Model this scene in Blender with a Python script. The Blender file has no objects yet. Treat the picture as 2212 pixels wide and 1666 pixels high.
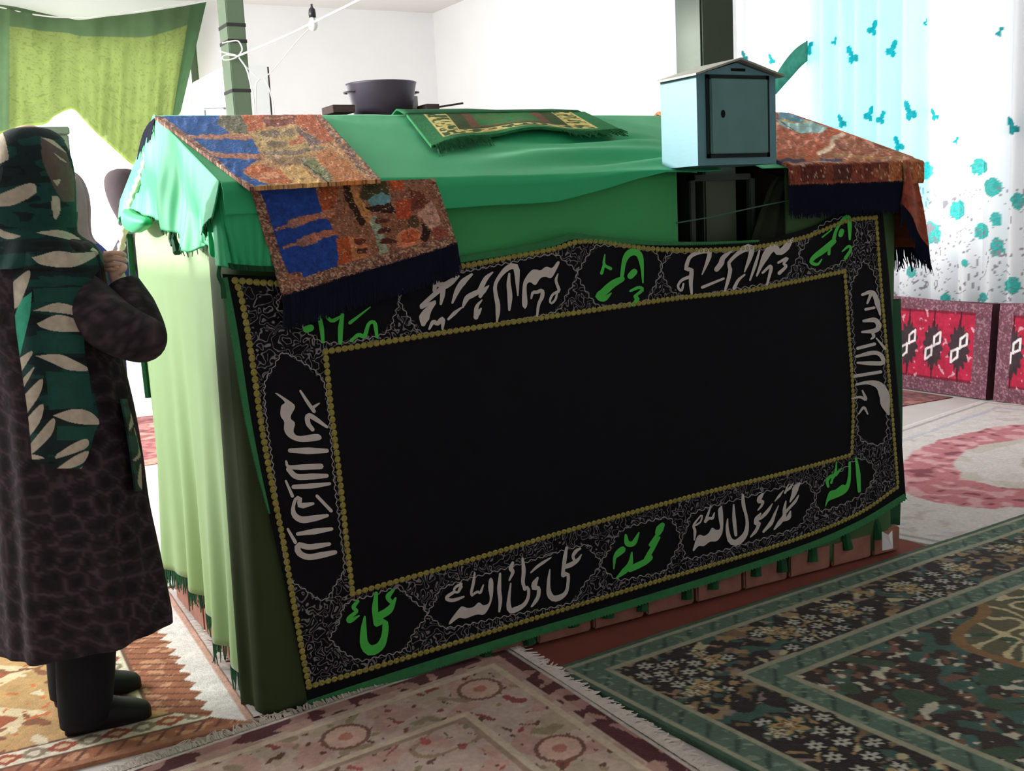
import bpy, bmesh, math, random
import numpy as np
from mathutils import Vector, Matrix
from mathutils.geometry import tessellate_polygon

SC = bpy.context.scene
COL = SC.collection
rng = np.random.default_rng(7)
random.seed(7)

# ------------------------------------------------------------------ camera
IW, IH, FPX, CAMH = 2212.0, 1666.0, 2400.0, 1.32
def _cam_axes():
    slope, y0, xv2 = -.048, 462.0, -250.0
    cx, cy, f = IW/2, IH/2, FPX
    v2 = np.array([xv2-cx, y0+slope*(xv2-cx)-cy])
    x = (-f*f - v2[1]*(y0-cy))/(v2[0]+v2[1]*slope)
    v1 = np.array([x, y0-cy+slope*x])
    X = np.array([v1[0], v1[1], f]); X /= np.linalg.norm(X)
    Y = np.array([v2[0], v2[1], f]); Y /= np.linalg.norm(Y)
    Z = np.cross(X, Y)
    if Z[1] > 0: Z = -Z
    return np.array([X, Y, Z])
RM = _cam_axes()                     # rows: world axes in camera space (x right, y down, z forward)
EYE = np.array([0, 0, CAMH])
cam_d = bpy.data.cameras.new('camera'); cam = bpy.data.objects.new('camera', cam_d); COL.objects.link(cam)
cam_d.sensor_width = 36.0; cam_d.sensor_fit = 'HORIZONTAL'; cam_d.lens = FPX/IW*36.0
cam_d.clip_start = .05
_a, _b, _c = RM[:, 0], -RM[:, 1], -RM[:, 2]
cam.matrix_world = Matrix(((_a[0], _b[0], _c[0], 0), (_a[1], _b[1], _c[1], 0), (_a[2], _b[2], _c[2], CAMH), (0, 0, 0, 1)))
SC.camera = cam

# ------------------------------------------------------------------ exposure, daylight
SC.view_settings.view_transform = 'Standard'; SC.view_settings.look = 'None'
SC.view_settings.gamma = 1.0; SC.view_settings.use_curve_mapping = False
SC.view_settings.exposure = 0.3
W = bpy.data.worlds.new('daylight'); SC.world = W; W.use_nodes = True
W.node_tree.nodes['Background'].inputs[0].default_value = (.93, .97, 1, 1)
W.node_tree.nodes['Background'].inputs[1].default_value = 3.0
def area_light(name, loc, direction, sx, sy, power, col=(1, 1, 1), spread=180):
    L = bpy.data.lights.new(name, 'AREA'); L.shape = 'RECTANGLE'; L.size = sx; L.size_y = sy
    L.energy = power; L.color = col; L.spread = math.radians(spread)
    o = bpy.data.objects.new(name, L); COL.objects.link(o); o.location = loc
    o.rotation_euler = Vector(direction).to_track_quat('-Z', 'Y').to_euler()
    return o
# daylight standing in the openings: the unseen high left window, the doorway at the back, the curtained window on the right
area_light('daylight_left_window', (-2.1, 6.6, 2.65), (1, 0, -.10), 4.3, 1.25, 300, (.97, .985, 1), 160)
area_light('daylight_doorway', (2.1, 13.25, 1.9), (0, -1, -.05), 2.5, 3.2, 160, (1, 1, 1), 150)
area_light('daylight_right_window', (6.75, 5.95, 2.1), (-1, 0, 0), 2.0, 2.1, 17, (.96, .99, 1), 170)
sun_d = bpy.data.lights.new('sun', 'SUN'); sun_d.energy = 4.5; sun_d.angle = math.radians(1.2); sun_d.color = (1, .985, .95)
sun = bpy.data.objects.new('sun', sun_d); COL.objects.link(sun)
sun.rotation_euler = Vector((1.0, -.8, -.3)).to_track_quat('-Z', 'Y').to_euler()

# ------------------------------------------------------------------ projection helpers (photo pixel -> point on a plane of the room)
def ray(px, py):
    px = np.asarray(px, float); py = np.asarray(py, float)
    v = np.stack([px-IW/2, py-IH/2, np.full_like(px, FPX)], -1)
    return v @ RM.T
def on_plane(px, py, n, d):
    r = ray(px, py); n = np.asarray(n, float)
    t = (d - EYE @ n)/(r @ n)
    return EYE + r*t[..., None]
def on_y(px, py, y):
    r = ray(px, py); t = np.asarray(y)/r[..., 1]
    return EYE + r*t[..., None]
def on_x(px, py, x):
    r = ray(px, py); t = np.asarray(x)/r[..., 0]
    return EYE + r*t[..., None]
def on_z(px, py, z=0.0):
    r = ray(px, py); t = (z-CAMH)/r[..., 2]
    return EYE + r*t[..., None]
def to_px(P):
    v = (np.asarray(P, float)-EYE) @ RM
    return v[..., :2]/v[..., 2:3]*FPX + np.array([IW/2, IH/2])
E1 = np.array([RM[0, 0], RM[1, 0], 0.0]); E1 /= np.linalg.norm(E1)    # to the right, level
E2 = np.array([-E1[1], E1[0], 0.0])                                   # away, level

# ------------------------------------------------------------------ numbers
def lin(c):
    c = np.asarray(c, float)/255.0
    return np.where(c <= .04045, c/12.92, ((c+.055)/1.055)**2.4)
def hash2(ix, iy, seed):
    h = np.sin(ix*127.1 + iy*311.7 + seed*74.7)*43758.5453
    return h - np.floor(h)
def vnoise(x, y, seed=0):
    x = np.asarray(x, float); y = np.asarray(y, float)
    ix = np.floor(x); iy = np.floor(y); fx = x-ix; fy = y-iy
    fx = fx*fx*(3-2*fx); fy = fy*fy*(3-2*fy)
    a = hash2(ix, iy, seed); b = hash2(ix+1, iy, seed); c = hash2(ix, iy+1, seed); d = hash2(ix+1, iy+1, seed)
    return (a*(1-fx)+b*fx)*(1-fy) + (c*(1-fx)+d*fx)*fy
def fbm(x, y, seed=0, n=3):
    s = 0; a = .5; t = 0
    for k in range(n):
        s = s + a*vnoise(x*2**k, y*2**k, seed+k*13); t += a; a *= .5
    return s/t
def rn(x, y, seed=0):
    """value noise turned and warped so that no grid shows"""
    x = np.asarray(x, float); y = np.asarray(y, float)
    return vnoise(x*.8-y*.6+.8*vnoise(x*.9, y*.9, seed+50), x*.6+y*.8+.8*vnoise(x*.9+5, y*.9, seed+51), seed)
def interp(x, pts):
    p = np.array(pts, float); o = np.argsort(p[:, 0])
    return np.interp(x, p[o, 0], p[o, 1])
def in_poly(x, y, poly):
    p = np.asarray(poly, float); r = np.zeros(np.shape(x), bool)
    j = len(p)-1
    for i in range(len(p)):
        xi, yi = p[i]; xj, yj = p[j]
        if yi != yj:
            c = ((yi > y) != (yj > y)) & (x < (xj-xi)*(y-yi)/(yj-yi)+xi)
            r ^= c
        j = i
    return r
def seg_dist(x, y, pts):
    d = np.full(np.shape(x), 1e9)
    for (ax, ay), (bx, by) in zip(pts[:-1], pts[1:]):
        vx, vy = bx-ax, by-ay; L = vx*vx+vy*vy+1e-9
        t = np.clip(((x-ax)*vx+(y-ay)*vy)/L, 0, 1)
        d = np.minimum(d, np.hypot(x-ax-t*vx, y-ay-t*vy))
    return d
def resample(pts, n, smooth=True):
    p = np.array(pts, float)
    if smooth and len(p) > 2:
        out = []
        q = np.vstack([2*p[0]-p[1], p, 2*p[-1]-p[-2]])
        for i in range(1, len(q)-2):
            for t in np.linspace(0, 1, 8, endpoint=False):
                out.append(.5*((2*q[i])+(-q[i-1]+q[i+1])*t+(2*q[i-1]-5*q[i]+4*q[i+1]-q[i+2])*t*t+(-q[i-1]+3*q[i]-3*q[i+1]+q[i+2])*t**3))
        out.append(q[-2]); p = np.array(out)
    s = np.r_[0, np.cumsum(np.linalg.norm(np.diff(p, axis=0), axis=1))]
    u = np.linspace(0, s[-1], n)
    return np.stack([np.interp(u, s, p[:, k]) for k in range(p.shape[1])], -1)

# ------------------------------------------------------------------ materials
def new_mat(name):
    m = bpy.data.materials.new(name); m.use_nodes = True
    nt = m.node_tree; b = nt.nodes['Principled BSDF']
    return m, nt, b
def mat(name, rgb=None, rough=.8, var=.12, vscale=8.0, bump=0.0, bscale=200.0, attr=False, gain=1.0, sheen=0.0,
        metal=0.0, translucent=0.0, tcol=None, spec=.3, stretch=None):
    m, nt, b = new_mat(name)
    N = nt.nodes.new; Lk = nt.links.new
    b.inputs['Roughness'].default_value = rough; b.inputs['Metallic'].default_value = metal
    b.inputs['Specular IOR Level'].default_value = spec
    if sheen:
        b.inputs['Sheen Weight'].default_value = sheen; b.inputs['Sheen Roughness'].default_value = .4
    tc = N('ShaderNodeTexCoord')
    mp = N('ShaderNodeMapping'); Lk(tc.outputs['Object'], mp.inputs['Vector'])
    if stretch: mp.inputs['Scale'].default_value = stretch
    no = N('ShaderNodeTexNoise'); no.inputs['Scale'].default_value = vscale; no.inputs['Detail'].default_value = 5
    Lk(mp.outputs[0], no.inputs['Vector'])
    mr = N('ShaderNodeMapRange'); mr.inputs[3].default_value = (1-var)*gain; mr.inputs[4].default_value = (1+var)*gain
    mr.inputs[1].default_value = .25; mr.inputs[2].default_value = .75
    Lk(no.outputs['Fac'], mr.inputs[0])
    vm = N('ShaderNodeVectorMath'); vm.operation = 'SCALE'
    if attr:
        at = N('ShaderNodeAttribute'); at.attribute_name = 'Col'; Lk(at.outputs['Color'], vm.inputs[0])
    else:
        c = lin(rgb); vm.inputs[0].default_value = tuple(c)
    Lk(mr.outputs[0], vm.inputs['Scale'])
    Lk(vm.outputs[0], b.inputs['Base Color'])
    if bump:
        n2 = N('ShaderNodeTexNoise'); n2.inputs['Scale'].default_value = bscale; n2.inputs['Detail'].default_value = 3
        Lk(mp.outputs[0], n2.inputs['Vector'])
        bp = N('ShaderNodeBump'); bp.inputs['Strength'].default_value = bump; bp.inputs['Distance'].default_value = .004
        Lk(n2.outputs['Fac'], bp.inputs['Height']); Lk(bp.outputs[0], b.inputs['Normal'])
    if translucent:
        tr = N('ShaderNodeBsdfTranslucent'); mx = N('ShaderNodeMixShader'); mx.inputs[0].default_value = translucent
        if tcol is None: Lk(vm.outputs[0], tr.inputs['Color'])
        else: tr.inputs['Color'].default_value = (*lin(tcol), 1)
        Lk(b.outputs[0], mx.inputs[1]); Lk(tr.outputs[0], mx.inputs[2])
        Lk(mx.outputs[0], nt.nodes['Material Output'].inputs['Surface'])
    return m

# ------------------------------------------------------------------ objects
def tag(o, label=None, cat=None, group=None, kind=None):
    if label: o['label'] = label
    if cat: o['category'] = cat
    if group: o['group'] = group
    if kind: o['kind'] = kind
    return o
def link(name, me, parent=None):
    o = bpy.data.objects.new(name, me); COL.objects.link(o)
    if parent is not None: o.parent = parent; o.matrix_parent_inverse = parent.matrix_world.inverted()
    return o
def empty(name, loc=(0, 0, 0)):
    o = bpy.data.objects.new(name, None); COL.objects.link(o); o.location = loc
    o.empty_display_size = .05
    o.matrix_world = Matrix.Translation(loc)
    return o
def mesh(name, V, F, material, parent=None, smooth=False, col=None, attrs=None):
    V = np.asarray(V, float).reshape(-1, 3)
    me = bpy.data.meshes.new(name)
    if isinstance(F, np.ndarray):
        n, k = F.shape
        me.vertices.add(len(V)); me.vertices.foreach_set('co', V.ravel())
        me.loops.add(n*k); me.loops.foreach_set('vertex_index', F.ravel().astype(np.int32))
        me.polygons.add(n); me.polygons.foreach_set('loop_start', np.arange(0, n*k, k, dtype=np.int32))
        me.update(calc_edges=True); me.validate()
    else:
        me.from_pydata([tuple(v) for v in V], [], F); me.update()
    if col is not None:
        a = me.color_attributes.new('Col', 'FLOAT_COLOR', 'POINT')
        c = np.ones((len(V), 4)); c[:, :3] = np.asarray(col).reshape(-1, 3)
        a.data.foreach_set('color', c.ravel())
    for k_, v_ in (attrs or {}).items():
        a = me.attributes.new(k_, 'FLOAT', 'POINT'); a.data.foreach_set('value', np.asarray(v_, float).ravel())
    if smooth:
        me.polygons.foreach_set('use_smooth', np.ones(len(me.polygons), bool))
    me.materials.append(material)
    return link(name, me, parent)
def grid(name, P, material, parent=None, col=None, thick=0.0, skirt=None, keep=None, smooth=True, attrs=None):
    P = np.asarray(P, float); n, m = P.shape[:2]
    idx = np.arange(n*m).reshape(n, m)
    Q = np.stack([idx[:-1, :-1], idx[:-1, 1:], idx[1:, 1:], idx[1:, :-1]], -1)
    if keep is not None: Q = Q[keep]
    Q = Q.reshape(-1, 4)
    V = P.reshape(-1, 3)
    if col is not None: col = np.asarray(col).reshape(-1, 3)
    if skirt is not None:
        ring = np.r_[idx[0, :], idx[1:, -1], idx[-1, -2::-1], idx[-2:0:-1, 0]]
        k = len(V); V = np.vstack([V, V[ring]+np.asarray(skirt, float)])
        a = ring; b = np.roll(ring, -1); c = k+np.arange(len(ring)); d = np.roll(c, -1)
        Q = np.vstack([Q, np.stack([b, a, c, d], -1)])
        if col is not None: col = np.vstack([col, col[ring]])
        if attrs: attrs = {k_: np.r_[np.ravel(v_), np.ravel(v_)[ring]] for k_, v_ in attrs.items()}
    o = mesh(name, V, Q, material, parent, smooth, col, attrs)
    if thick:
        md = o.modifiers.new('thickness', 'SOLIDIFY'); md.thickness = thick; md.offset = 0
    return o
class MB:
    def __init__(s): s.V = []; s.F = []
    def add(s, V, F):
        k = len(s.V); s.V += [tuple(map(float, v)) for v in V]; s.F += [tuple(int(i)+k for i in f) for f in F]; return s
    def box(s, a, b, bev=0.0):
        a = np.array(a, float); b = np.array(b, float)
        bm = bmesh.new(); bmesh.ops.create_cube(bm, size=1)
        for v in bm.verts: v.co = Vector((a+b)/2) + Vector(np.array(v.co)*(b-a))
        if bev: bmesh.ops.bevel(bm, geom=list(bm.edges), offset=bev, segments=2, affect='EDGES')
        bm.verts.index_update()
        s.add([v.co for v in bm.verts], [[v.index for v in f.verts] for f in bm.faces]); bm.free(); return s
    def obox(s, c, ax, ay, az, bev=0.0):
        k = len(s.V); MBs = MB().box((-1, -1, -1), (1, 1, 1), 0)
        c, ax, ay, az = map(np.asarray, (c, ax, ay, az))
        s.add([c+ax*v[0]+ay*v[1]+az*v[2] for v in MBs.V], MBs.F); return s
    def prism(s, poly, vec):
        poly = [np.asarray(p, float) for p in poly]; n = len(poly); vec = np.asarray(vec, float)
        tri = tessellate_polygon([[Vector(p) for p in poly]])
        V = poly + [p+vec for p in poly]
        F = [t for t in tri] + [tuple(i+n for i in t[::-1]) for t in tri] + [(i, (i+1) % n, (i+1) % n+n, i+n) for i in range(n)]
        return s.add(V, F)
    def tube(s, pts, r, n=6, cap=True):
        pts = np.asarray(pts, float); m = len(pts); r = np.broadcast_to(np.asarray(r, float), (m,))
        T = np.gradient(pts, axis=0); T /= np.linalg.norm(T, axis=1)[:, None]+1e-12
        u = np.array([0, 0, 1.0]) if abs(T[0][2]) < .9 else np.array([1.0, 0, 0])
        V = []; 
        for i in range(m):
            a = np.cross(T[i], u); a /= np.linalg.norm(a)+1e-12; b = np.cross(a, T[i]); u = b
            for k in range(n):
                t = 2*math.pi*k/n; V.append(pts[i]+r[i]*(a*math.cos(t)+b*math.sin(t)))
        F = [(i*n+k, i*n+(k+1) % n, (i+1)*n+(k+1) % n, (i+1)*n+k) for i in range(m-1) for k in range(n)]
        if cap: F += [tuple(range(n))[::-1], tuple(range((m-1)*n, m*n))]
        return s.add(V, F)
    def loft(s, rings, cap=True):
        n = len(rings[0]); m = len(rings)
        V = [p for r in rings for p in r]
        F = [(i*n+k, i*n+(k+1) % n, (i+1)*n+(k+1) % n, (i+1)*n+k) for i in range(m-1) for k in range(n)]
        if cap: F += [tuple(range(n))[::-1], tuple(range((m-1)*n, m*n))]
        return s.add(V, F)
    def lathe(s, c, prof, n=32):
        c = np.asarray(c, float)
        return s.loft([[c+np.array([r*math.cos(2*math.pi*k/n), r*math.sin(2*math.pi*k/n), z]) for k in range(n)] for r, z in prof])
    def build(s, name, material, parent=None, smooth=False):
        o = mesh(name, s.V, s.F, material, parent, smooth)
        bm = bmesh.new(); bm.from_mesh(o.data); bmesh.ops.recalc_face_normals(bm, faces=bm.faces); bm.to_mesh(o.data); bm.free()
        return o
def fringe(name, base, drop, material, parent, n, length, width=.004, jitter=.3, lift=None, outward=(0, 0, 0)):
    """hanging or lying threads along the polyline base; drop = direction"""
    P = resample(base, n, False); mb = MB(); drop = np.asarray(drop, float); drop /= np.linalg.norm(drop)
    for i in range(n):
        t = P[min(i+1, n-1)]-P[max(i-1, 0)]; t /= np.linalg.norm(t)+1e-9
        L = length*(1+jitter*rng.uniform(-1, 1)); lean = t*rng.normal(0, .18*jitter/.3)
        w = width*rng.uniform(.7, 1.3)
        o = np.asarray(outward)*rng.uniform(.3, 1)
        p0 = P[i]+t*rng.uniform(-1, 1)*.002; p1 = p0+(drop+lean*.5)*L*.5+o; p2 = p0+(drop+lean)*L+o*.5
        if lift: p1 = p1+np.array([0, 0, lift*rng.uniform(.3, 1)])
        mb.tube([p0, p1, p2], [w*.5, w*.55, w*.25], 3, False)
    return mb.build(name, material, parent)

# ------------------------------------------------------------------ the room
M_wall = mat('white_plaster', (236, 235, 235), .9, .03, 1.5, .15, 60)
M_ceil = mat('ceiling_plaster', (228, 225, 222), .9, .03, 1.2)
M_floor = mat('pale_floor', (214, 206, 200), .6, .06, 5)
M_frame = mat('white_frame_paint', (225, 225, 222), .5, .03)
M_sage = mat('sage_green_paint', (94, 110, 88), .5, .06, 6, .1, 90)
def struct(name, mb, m): return tag(mb.build(name, m), kind='structure')
X0, X1, Y0, Y1, ZC = -2.0, 6.35, -1.6, 13.1, 3.86
T = .2
struct('floor', MB().box((X0-T, Y0-T, -.1), (X1+T, Y1+T, 0)), M_floor)
struct('ceiling', MB().box((X0-T, Y0-T, ZC), (X1+T, Y1+T, ZC+.15)), M_ceil)
def wall_hole(axis, p0, p1, a0, a1, h0, h1, z0, z1):
    """wall slab between p0..p1 across, a0..a1 along, with an opening h0..h1 by z0..z1"""
    mb = MB()
    def b(u0, u1, w0, w1):
        if u1-u0 < 1e-4 or w1-w0 < 1e-4: return
        if axis == 'x': mb.box((p0, u0, w0), (p1, u1, w1))
        else: mb.box((u0, p0, w0), (u1, p1, w1))
    b(a0, h0, 0, ZC); b(h1, a1, 0, ZC); b(h0, h1, 0, z0); b(h0, h1, z1, ZC)
    return mb
struct('wall_left', wall_hole('x', X0-T, X0, Y0-T, Y1+T, 4.4, 8.8, 2.0, 3.3), M_wall)
struct('wall_right', wall_hole('x', X1, X1+T, Y0-T, Y1+T, 4.9, 7.0, 1.0, 3.2), M_wall)
struct('wall_back', wall_hole('y', Y1, Y1+T, X0, X1, .85, 3.35, 0, 3.5), M_wall)
M_wallf = mat('pale_front_wall', (222, 222, 222), .8, .1, 4)
struct('wall_front', MB().box((X0, Y0-T, 0), (X1, Y0, ZC)), M_wallf)
def window(name, axis, pos, a0, a1, z0, z1, bars):
    root = empty(name, ((pos, (a0+a1)/2, z0) if axis == 'x' else ((a0+a1)/2, pos, z0))); tag(root, kind='structure')
    mb = MB(); w = .055; d = .05
    def b(u0, u1, w0, w1):
        if axis == 'x': mb.box((pos-d/2, u0, w0), (pos+d/2, u1, w1), .006)
        else: mb.box((u0, pos-d/2, w0), (u1, pos+d/2, w1), .006)
    b(a0, a1, z0, z0+w); b(a0, a1, z1-w, z1); b(a0, a0+w, z0, z1); b(a1-w, a1, z0, z1)
    for k in range(1, bars): c = a0+(a1-a0)*k/bars; b(c-w/2, c+w/2, z0, z1)
    mb.build('window_frame', M_frame, root)
window('window_1', 'x', X1+.1, 4.9, 7.0, 1.0, 3.2, 2)
window('window_2', 'x', X0-.06, 4.4, 8.8, 2.0, 3.3, 4)  # unseen window; sill raised so the sun strikes only the gable
dr = empty('door_1', (2.1, Y1+.1, 0)); tag(dr, kind='structure')
mb = MB()
for a, b in (((.85, Y1+.02, 0), (.93, Y1+.16, 3.5)), ((3.27, Y1+.02, 0), (3.35, Y1+.16, 3.5)), ((.93, Y1+.02, 3.42), (3.27, Y1+.16, 3.5))): mb.box(a, b, .008)
mb.build('door_frame', M_sage, dr)
mb = MB().box((X1-.012, Y0, 0), (X1, Y1, .09), .003); struct('baseboard_right', mb, M_frame)
mb = MB().box((X0, Y1-.012, 0), (.85, Y1, .09), .003).box((3.35, Y1-.012, 0), (X1-.012, Y1, .09), .003); struct('baseboard_back', mb, M_frame)

#@@TOMB
# ------------------------------------------------------------------ the tomb chest and its base
YF, YB, XL, XR, YR = 2.86, 4.05, .80, 3.16, 3.47      # chest body
ZE, ZR = 1.40, 1.63                                    # eaves, ridge
SL = (1.66-1.43)/(YR-2.80)
def roof_z(y): return np.where(y <= YR, 1.43+(y-2.80)*SL, 1.66-(y-YR)*SL)
NX0, NX1, NY1 = 2.21, 2.62, 3.12                       # recess round the right post
M_wood = mat('dark_timber', (46, 36, 30), .7, .25, 12, .3, 80, stretch=(1, 1, 8))
M_mat = mat('brown_felt', (132, 70, 58), .95, .12, 10, .3, 300)
M_brick = mat('worn_brick', (160, 112, 96), .9, .2, 18, .4, 120)
tomb = empty('tomb_chest', (1.98, 3.45, 0)); tag(tomb, 'long gable topped tomb chest hidden under green cloths on a brick foot', 'tomb')
mb = MB()
foot = [(XL, YF), (NX0, YF), (NX0, NY1), (NX1, NY1), (NX1, YF), (XR, YF), (XR, YB), (XL, YB)]
mb.prism([(x, y, .1) for x, y in foot], (0, 0, ZE-.1))
mb.build('body', M_wood, tomb)
mb = MB()
def gable(x0, x1):
    mb.prism([(x0, YF, ZE), (x0, YB, ZE), (x0, YR, ZR-.01)], (x1-x0, 0, 0))
gable(XL, NX0); gable(NX1, XR)
zN = ZE+(NY1-YF)*(ZR-ZE)/(YR-YF)
mb.prism([(NX0, NY1, ZE), (NX0, YB, ZE), (NX0, YR, ZR-.01), (NX0, NY1, zN)], (NX1-NX0, 0, 0))
mb.build('lid', M_wood, tomb)
mb = MB()
bx = np.arange(XL-.02, XR, .205)
for x in bx:
    mb.box((x+.006, YF-.04, .012), (min(x+.2, XR+.02), YF+.08, .102), .006)
    mb.box((x+.006, YB-.08, .012), (min(x+.2, XR+.02), YB+.02, .102), .006)
for y in np.arange(YF+.085, YB-.1, .205):
    mb.box((XL-.03, y+.006, .012), (XL+.08, min(y+.2, YB-.085), .102), .006)
    mb.box((XR-.08, y+.006, .012), (XR+.02, min(y+.2, YB-.085), .102), .006)
mb.build('brick_foot', M_brick, tomb)
mm = MB().box((.70, 2.60, 0), (3.30, 4.14, .006), .002).build('floor_mat', M_mat)
tag(mm, 'thin brown felt mat under the tomb chest showing at its foot', 'mat')

# ------------------------------------------------------------------ yellow-green cover wrapped round the left end and corner
M_cover = mat('yellow_green_satin', (150, 184, 122), .55, .05, 3, sheen=.2, spec=.4)
M_dkgreen = mat('dark_green_thread', (24, 82, 48), .8, .2, 40)
cover = empty('tomb_cover', (.77, 3.4, .08)); tag(cover, 'pale yellow-green satin cover hanging down the left end of the tomb', 'cloth')
R = .09; XC, YC = .765, 2.828
path = [(XC+.6, 4.10), (XC+.1, 4.10)]
path += [(XC+.05-.05*math.sin(t), 4.05+.05*math.cos(t)) for t in np.linspace(.2, math.pi/2, 5)]
path += [(XC, y) for y in np.linspace(3.95, YC+R, 30)]
path += [(XC+R-R*math.cos(t), YC+R-R*math.sin(t)) for t in np.linspace(.15, math.pi/2, 8)]
path += [(x, YC) for x in np.linspace(XC+R+.04, 1.2, 9)]
NS, NZ = 260, 60
pp = resample(path, NS, False)
tg = np.gradient(pp, axis=0); tg /= np.linalg.norm(tg, axis=1)[:, None]; nr = np.stack([tg[:, 1], -tg[:, 0]], -1)
if nr[NS//3][0] > 0: nr = -nr
hemy = [(2.6, .016), (2.93, .02), (3.02, .07), (3.131, .099), (3.337, .103), (3.489, .124), (3.625, .15), (3.778, .166), (4.056, .155), (4.3, .12)]
hem = interp(pp[:, 1], hemy); hem = np.where(pp[:, 0] > XC+.05, .02, hem)
ss = np.r_[0, np.cumsum(np.linalg.norm(np.diff(pp, axis=0), axis=1))]
P = np.zeros((NS, NZ, 3))
for k, v in enumerate(np.linspace(0, 1, NZ)):
    z = 1.43*(1-v)+hem*v
    fold = (.016*np.sin(ss*26+np.sin(ss*5)*2+.3*v)*v**1.6 + .01*np.sin(ss*47+1.2)*v**2.5 + .02*np.sin(ss*9+.5)*v)
    lean = .055*v*np.exp(-((pp[:, 1]-2.86)/.12)**2)      # the corner flares out towards the floor
    d = (fold+.012*v)*(1-.85*np.clip((pp[:, 0]-XC-.02)/.16, 0, 1))
    P[:, k, 0] = pp[:, 0]+nr[:, 0]*d+lean*0; P[:, k, 1] = pp[:, 1]+nr[:, 1]*d; P[:, k, 2] = z
grid('sheet', P, M_cover, cover, thick=.003)
fringe('tassel_fringe', P[25:, -1], (0, 0, -1), M_dkgreen, cover, 230, .055, .006, .35)
# selvedge down the far edge of that cover
edge = np.array([on_x(np.array(286.+(px-286)), np.array(py), .752) for px, py in ((280, 505), (287, 600), (303, 720), (320, 860))])
mb = MB().tube(resample(edge, 40), .011, 6); mb.build('edge_binding', M_dkgreen, cover)

# ------------------------------------------------------------------ added olive sheet that gives the cover's front left corner its shade
M_cover_shade = mat('cover_shade_olive', (54, 68, 38), .85, .1, 6)
oc = empty('corner_shade_sheet', (.78, 2.85, .02)); tag(oc, 'added olive sheet in the shaded tone of the cover at the front left corner of the tomb beside the black banner', 'cloth')
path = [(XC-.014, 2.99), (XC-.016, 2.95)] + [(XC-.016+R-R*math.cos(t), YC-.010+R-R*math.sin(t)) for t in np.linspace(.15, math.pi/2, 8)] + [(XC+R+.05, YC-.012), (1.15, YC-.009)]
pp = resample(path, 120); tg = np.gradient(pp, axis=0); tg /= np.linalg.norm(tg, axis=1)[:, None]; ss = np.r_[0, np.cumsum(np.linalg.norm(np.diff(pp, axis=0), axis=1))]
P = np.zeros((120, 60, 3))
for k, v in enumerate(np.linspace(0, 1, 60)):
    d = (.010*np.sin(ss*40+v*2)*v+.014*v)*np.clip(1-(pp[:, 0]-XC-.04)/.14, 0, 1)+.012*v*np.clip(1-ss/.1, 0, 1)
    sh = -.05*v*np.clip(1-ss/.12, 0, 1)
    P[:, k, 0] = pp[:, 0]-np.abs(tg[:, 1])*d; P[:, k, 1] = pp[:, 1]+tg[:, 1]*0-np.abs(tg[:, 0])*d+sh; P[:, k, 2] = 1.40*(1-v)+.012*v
grid('sheet', P, M_cover_shade, oc, thick=.003)

# ------------------------------------------------------------------ green front cloth
M_green = mat('green_velvet', (66, 168, 96), .75, .10, 4, .15, 300, sheen=.25)
M_trim = mat('green_zigzag_braid', (54, 126, 76), .8, .15, 60, .3, 400)
front = empty('front_cloth', (1.7, 2.82, .1)); tag(front, 'mid green velvet cloth on the front of the tomb above the black banner', 'cloth')
n, m = 150, 60
xs = np.linspace(1.15, 2.178, n); 
P = np.zeros((n, m, 3))
for k, v in enumerate(np.linspace(0, 1, m)):
    P[:, k, 0] = xs; P[:, k, 2] = 1.425*(1-v)+.11*v
    P[:, k, 1] = 2.822-.004*np.sin(xs*31+1)*v-.003*np.sin(xs*60)*v
grid('panel', P, M_green, front, thick=.003)
# lower skirt of dark green cloth with a ragged tasselled hem, visible under the banner
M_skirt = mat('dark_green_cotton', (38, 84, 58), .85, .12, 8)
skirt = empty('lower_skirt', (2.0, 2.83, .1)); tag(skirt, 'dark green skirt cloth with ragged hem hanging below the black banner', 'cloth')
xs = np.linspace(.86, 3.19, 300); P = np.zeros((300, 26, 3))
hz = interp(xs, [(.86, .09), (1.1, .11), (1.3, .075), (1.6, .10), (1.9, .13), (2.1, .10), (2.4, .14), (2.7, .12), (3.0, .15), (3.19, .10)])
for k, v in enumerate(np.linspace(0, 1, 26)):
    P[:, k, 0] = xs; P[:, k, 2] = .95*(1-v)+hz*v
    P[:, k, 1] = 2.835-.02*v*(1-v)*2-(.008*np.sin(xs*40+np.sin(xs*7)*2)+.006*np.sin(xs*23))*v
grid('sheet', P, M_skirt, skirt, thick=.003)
mb = MB()
for x in np.arange(1.42, 3.18, .148):
    x += rng.uniform(-.02, .02); z = float(np.interp(x, xs, hz)); y = 2.826
    L = rng.uniform(.055, .085)
    mb.tube([(x, y+.015, z+.02), (x+.003, y, z-.01), (x+rng.uniform(-.01, .01), y-.01, z-L)], [.012, .017, .021], 8)
    mb.build('tassel', M_dkgreen, skirt); mb = MB()
# right end of the cover
M_olive2 = mat('dull_green_cotton', (72, 104, 62), .85, .1, 6)
rc = empty('end_cover', (3.2, 3.4, .05)); tag(rc, 'olive green cloth wrapped round the right end of the tomb', 'cloth')
path = [(2.63, 2.826), (2.9, 2.826), (3.12, 2.826)] + [(3.12+.07*math.sin(t), 2.896-.07*math.cos(t)) for t in np.linspace(.2, math.pi/2, 6)] + [(3.19, 3.2), (3.19, 4.05)]
pp = resample(path, 130, False); ss = np.linspace(0, 1.9, 130); P = np.zeros((130, 30, 3))
tg = np.gradient(pp, axis=0); tg /= np.linalg.norm(tg, axis=1)[:, None]
for k, v in enumerate(np.linspace(0, 1, 30)):
    d = .012*np.sin(ss*30)*v*np.clip((ss-.45)*4, 0, 1)
    P[:, k, 0] = pp[:, 0]+tg[:, 1]*d; P[:, k, 1] = pp[:, 1]-tg[:, 0]*d; P[:, k, 2] = 1.43*(1-v)+.03*v
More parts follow.
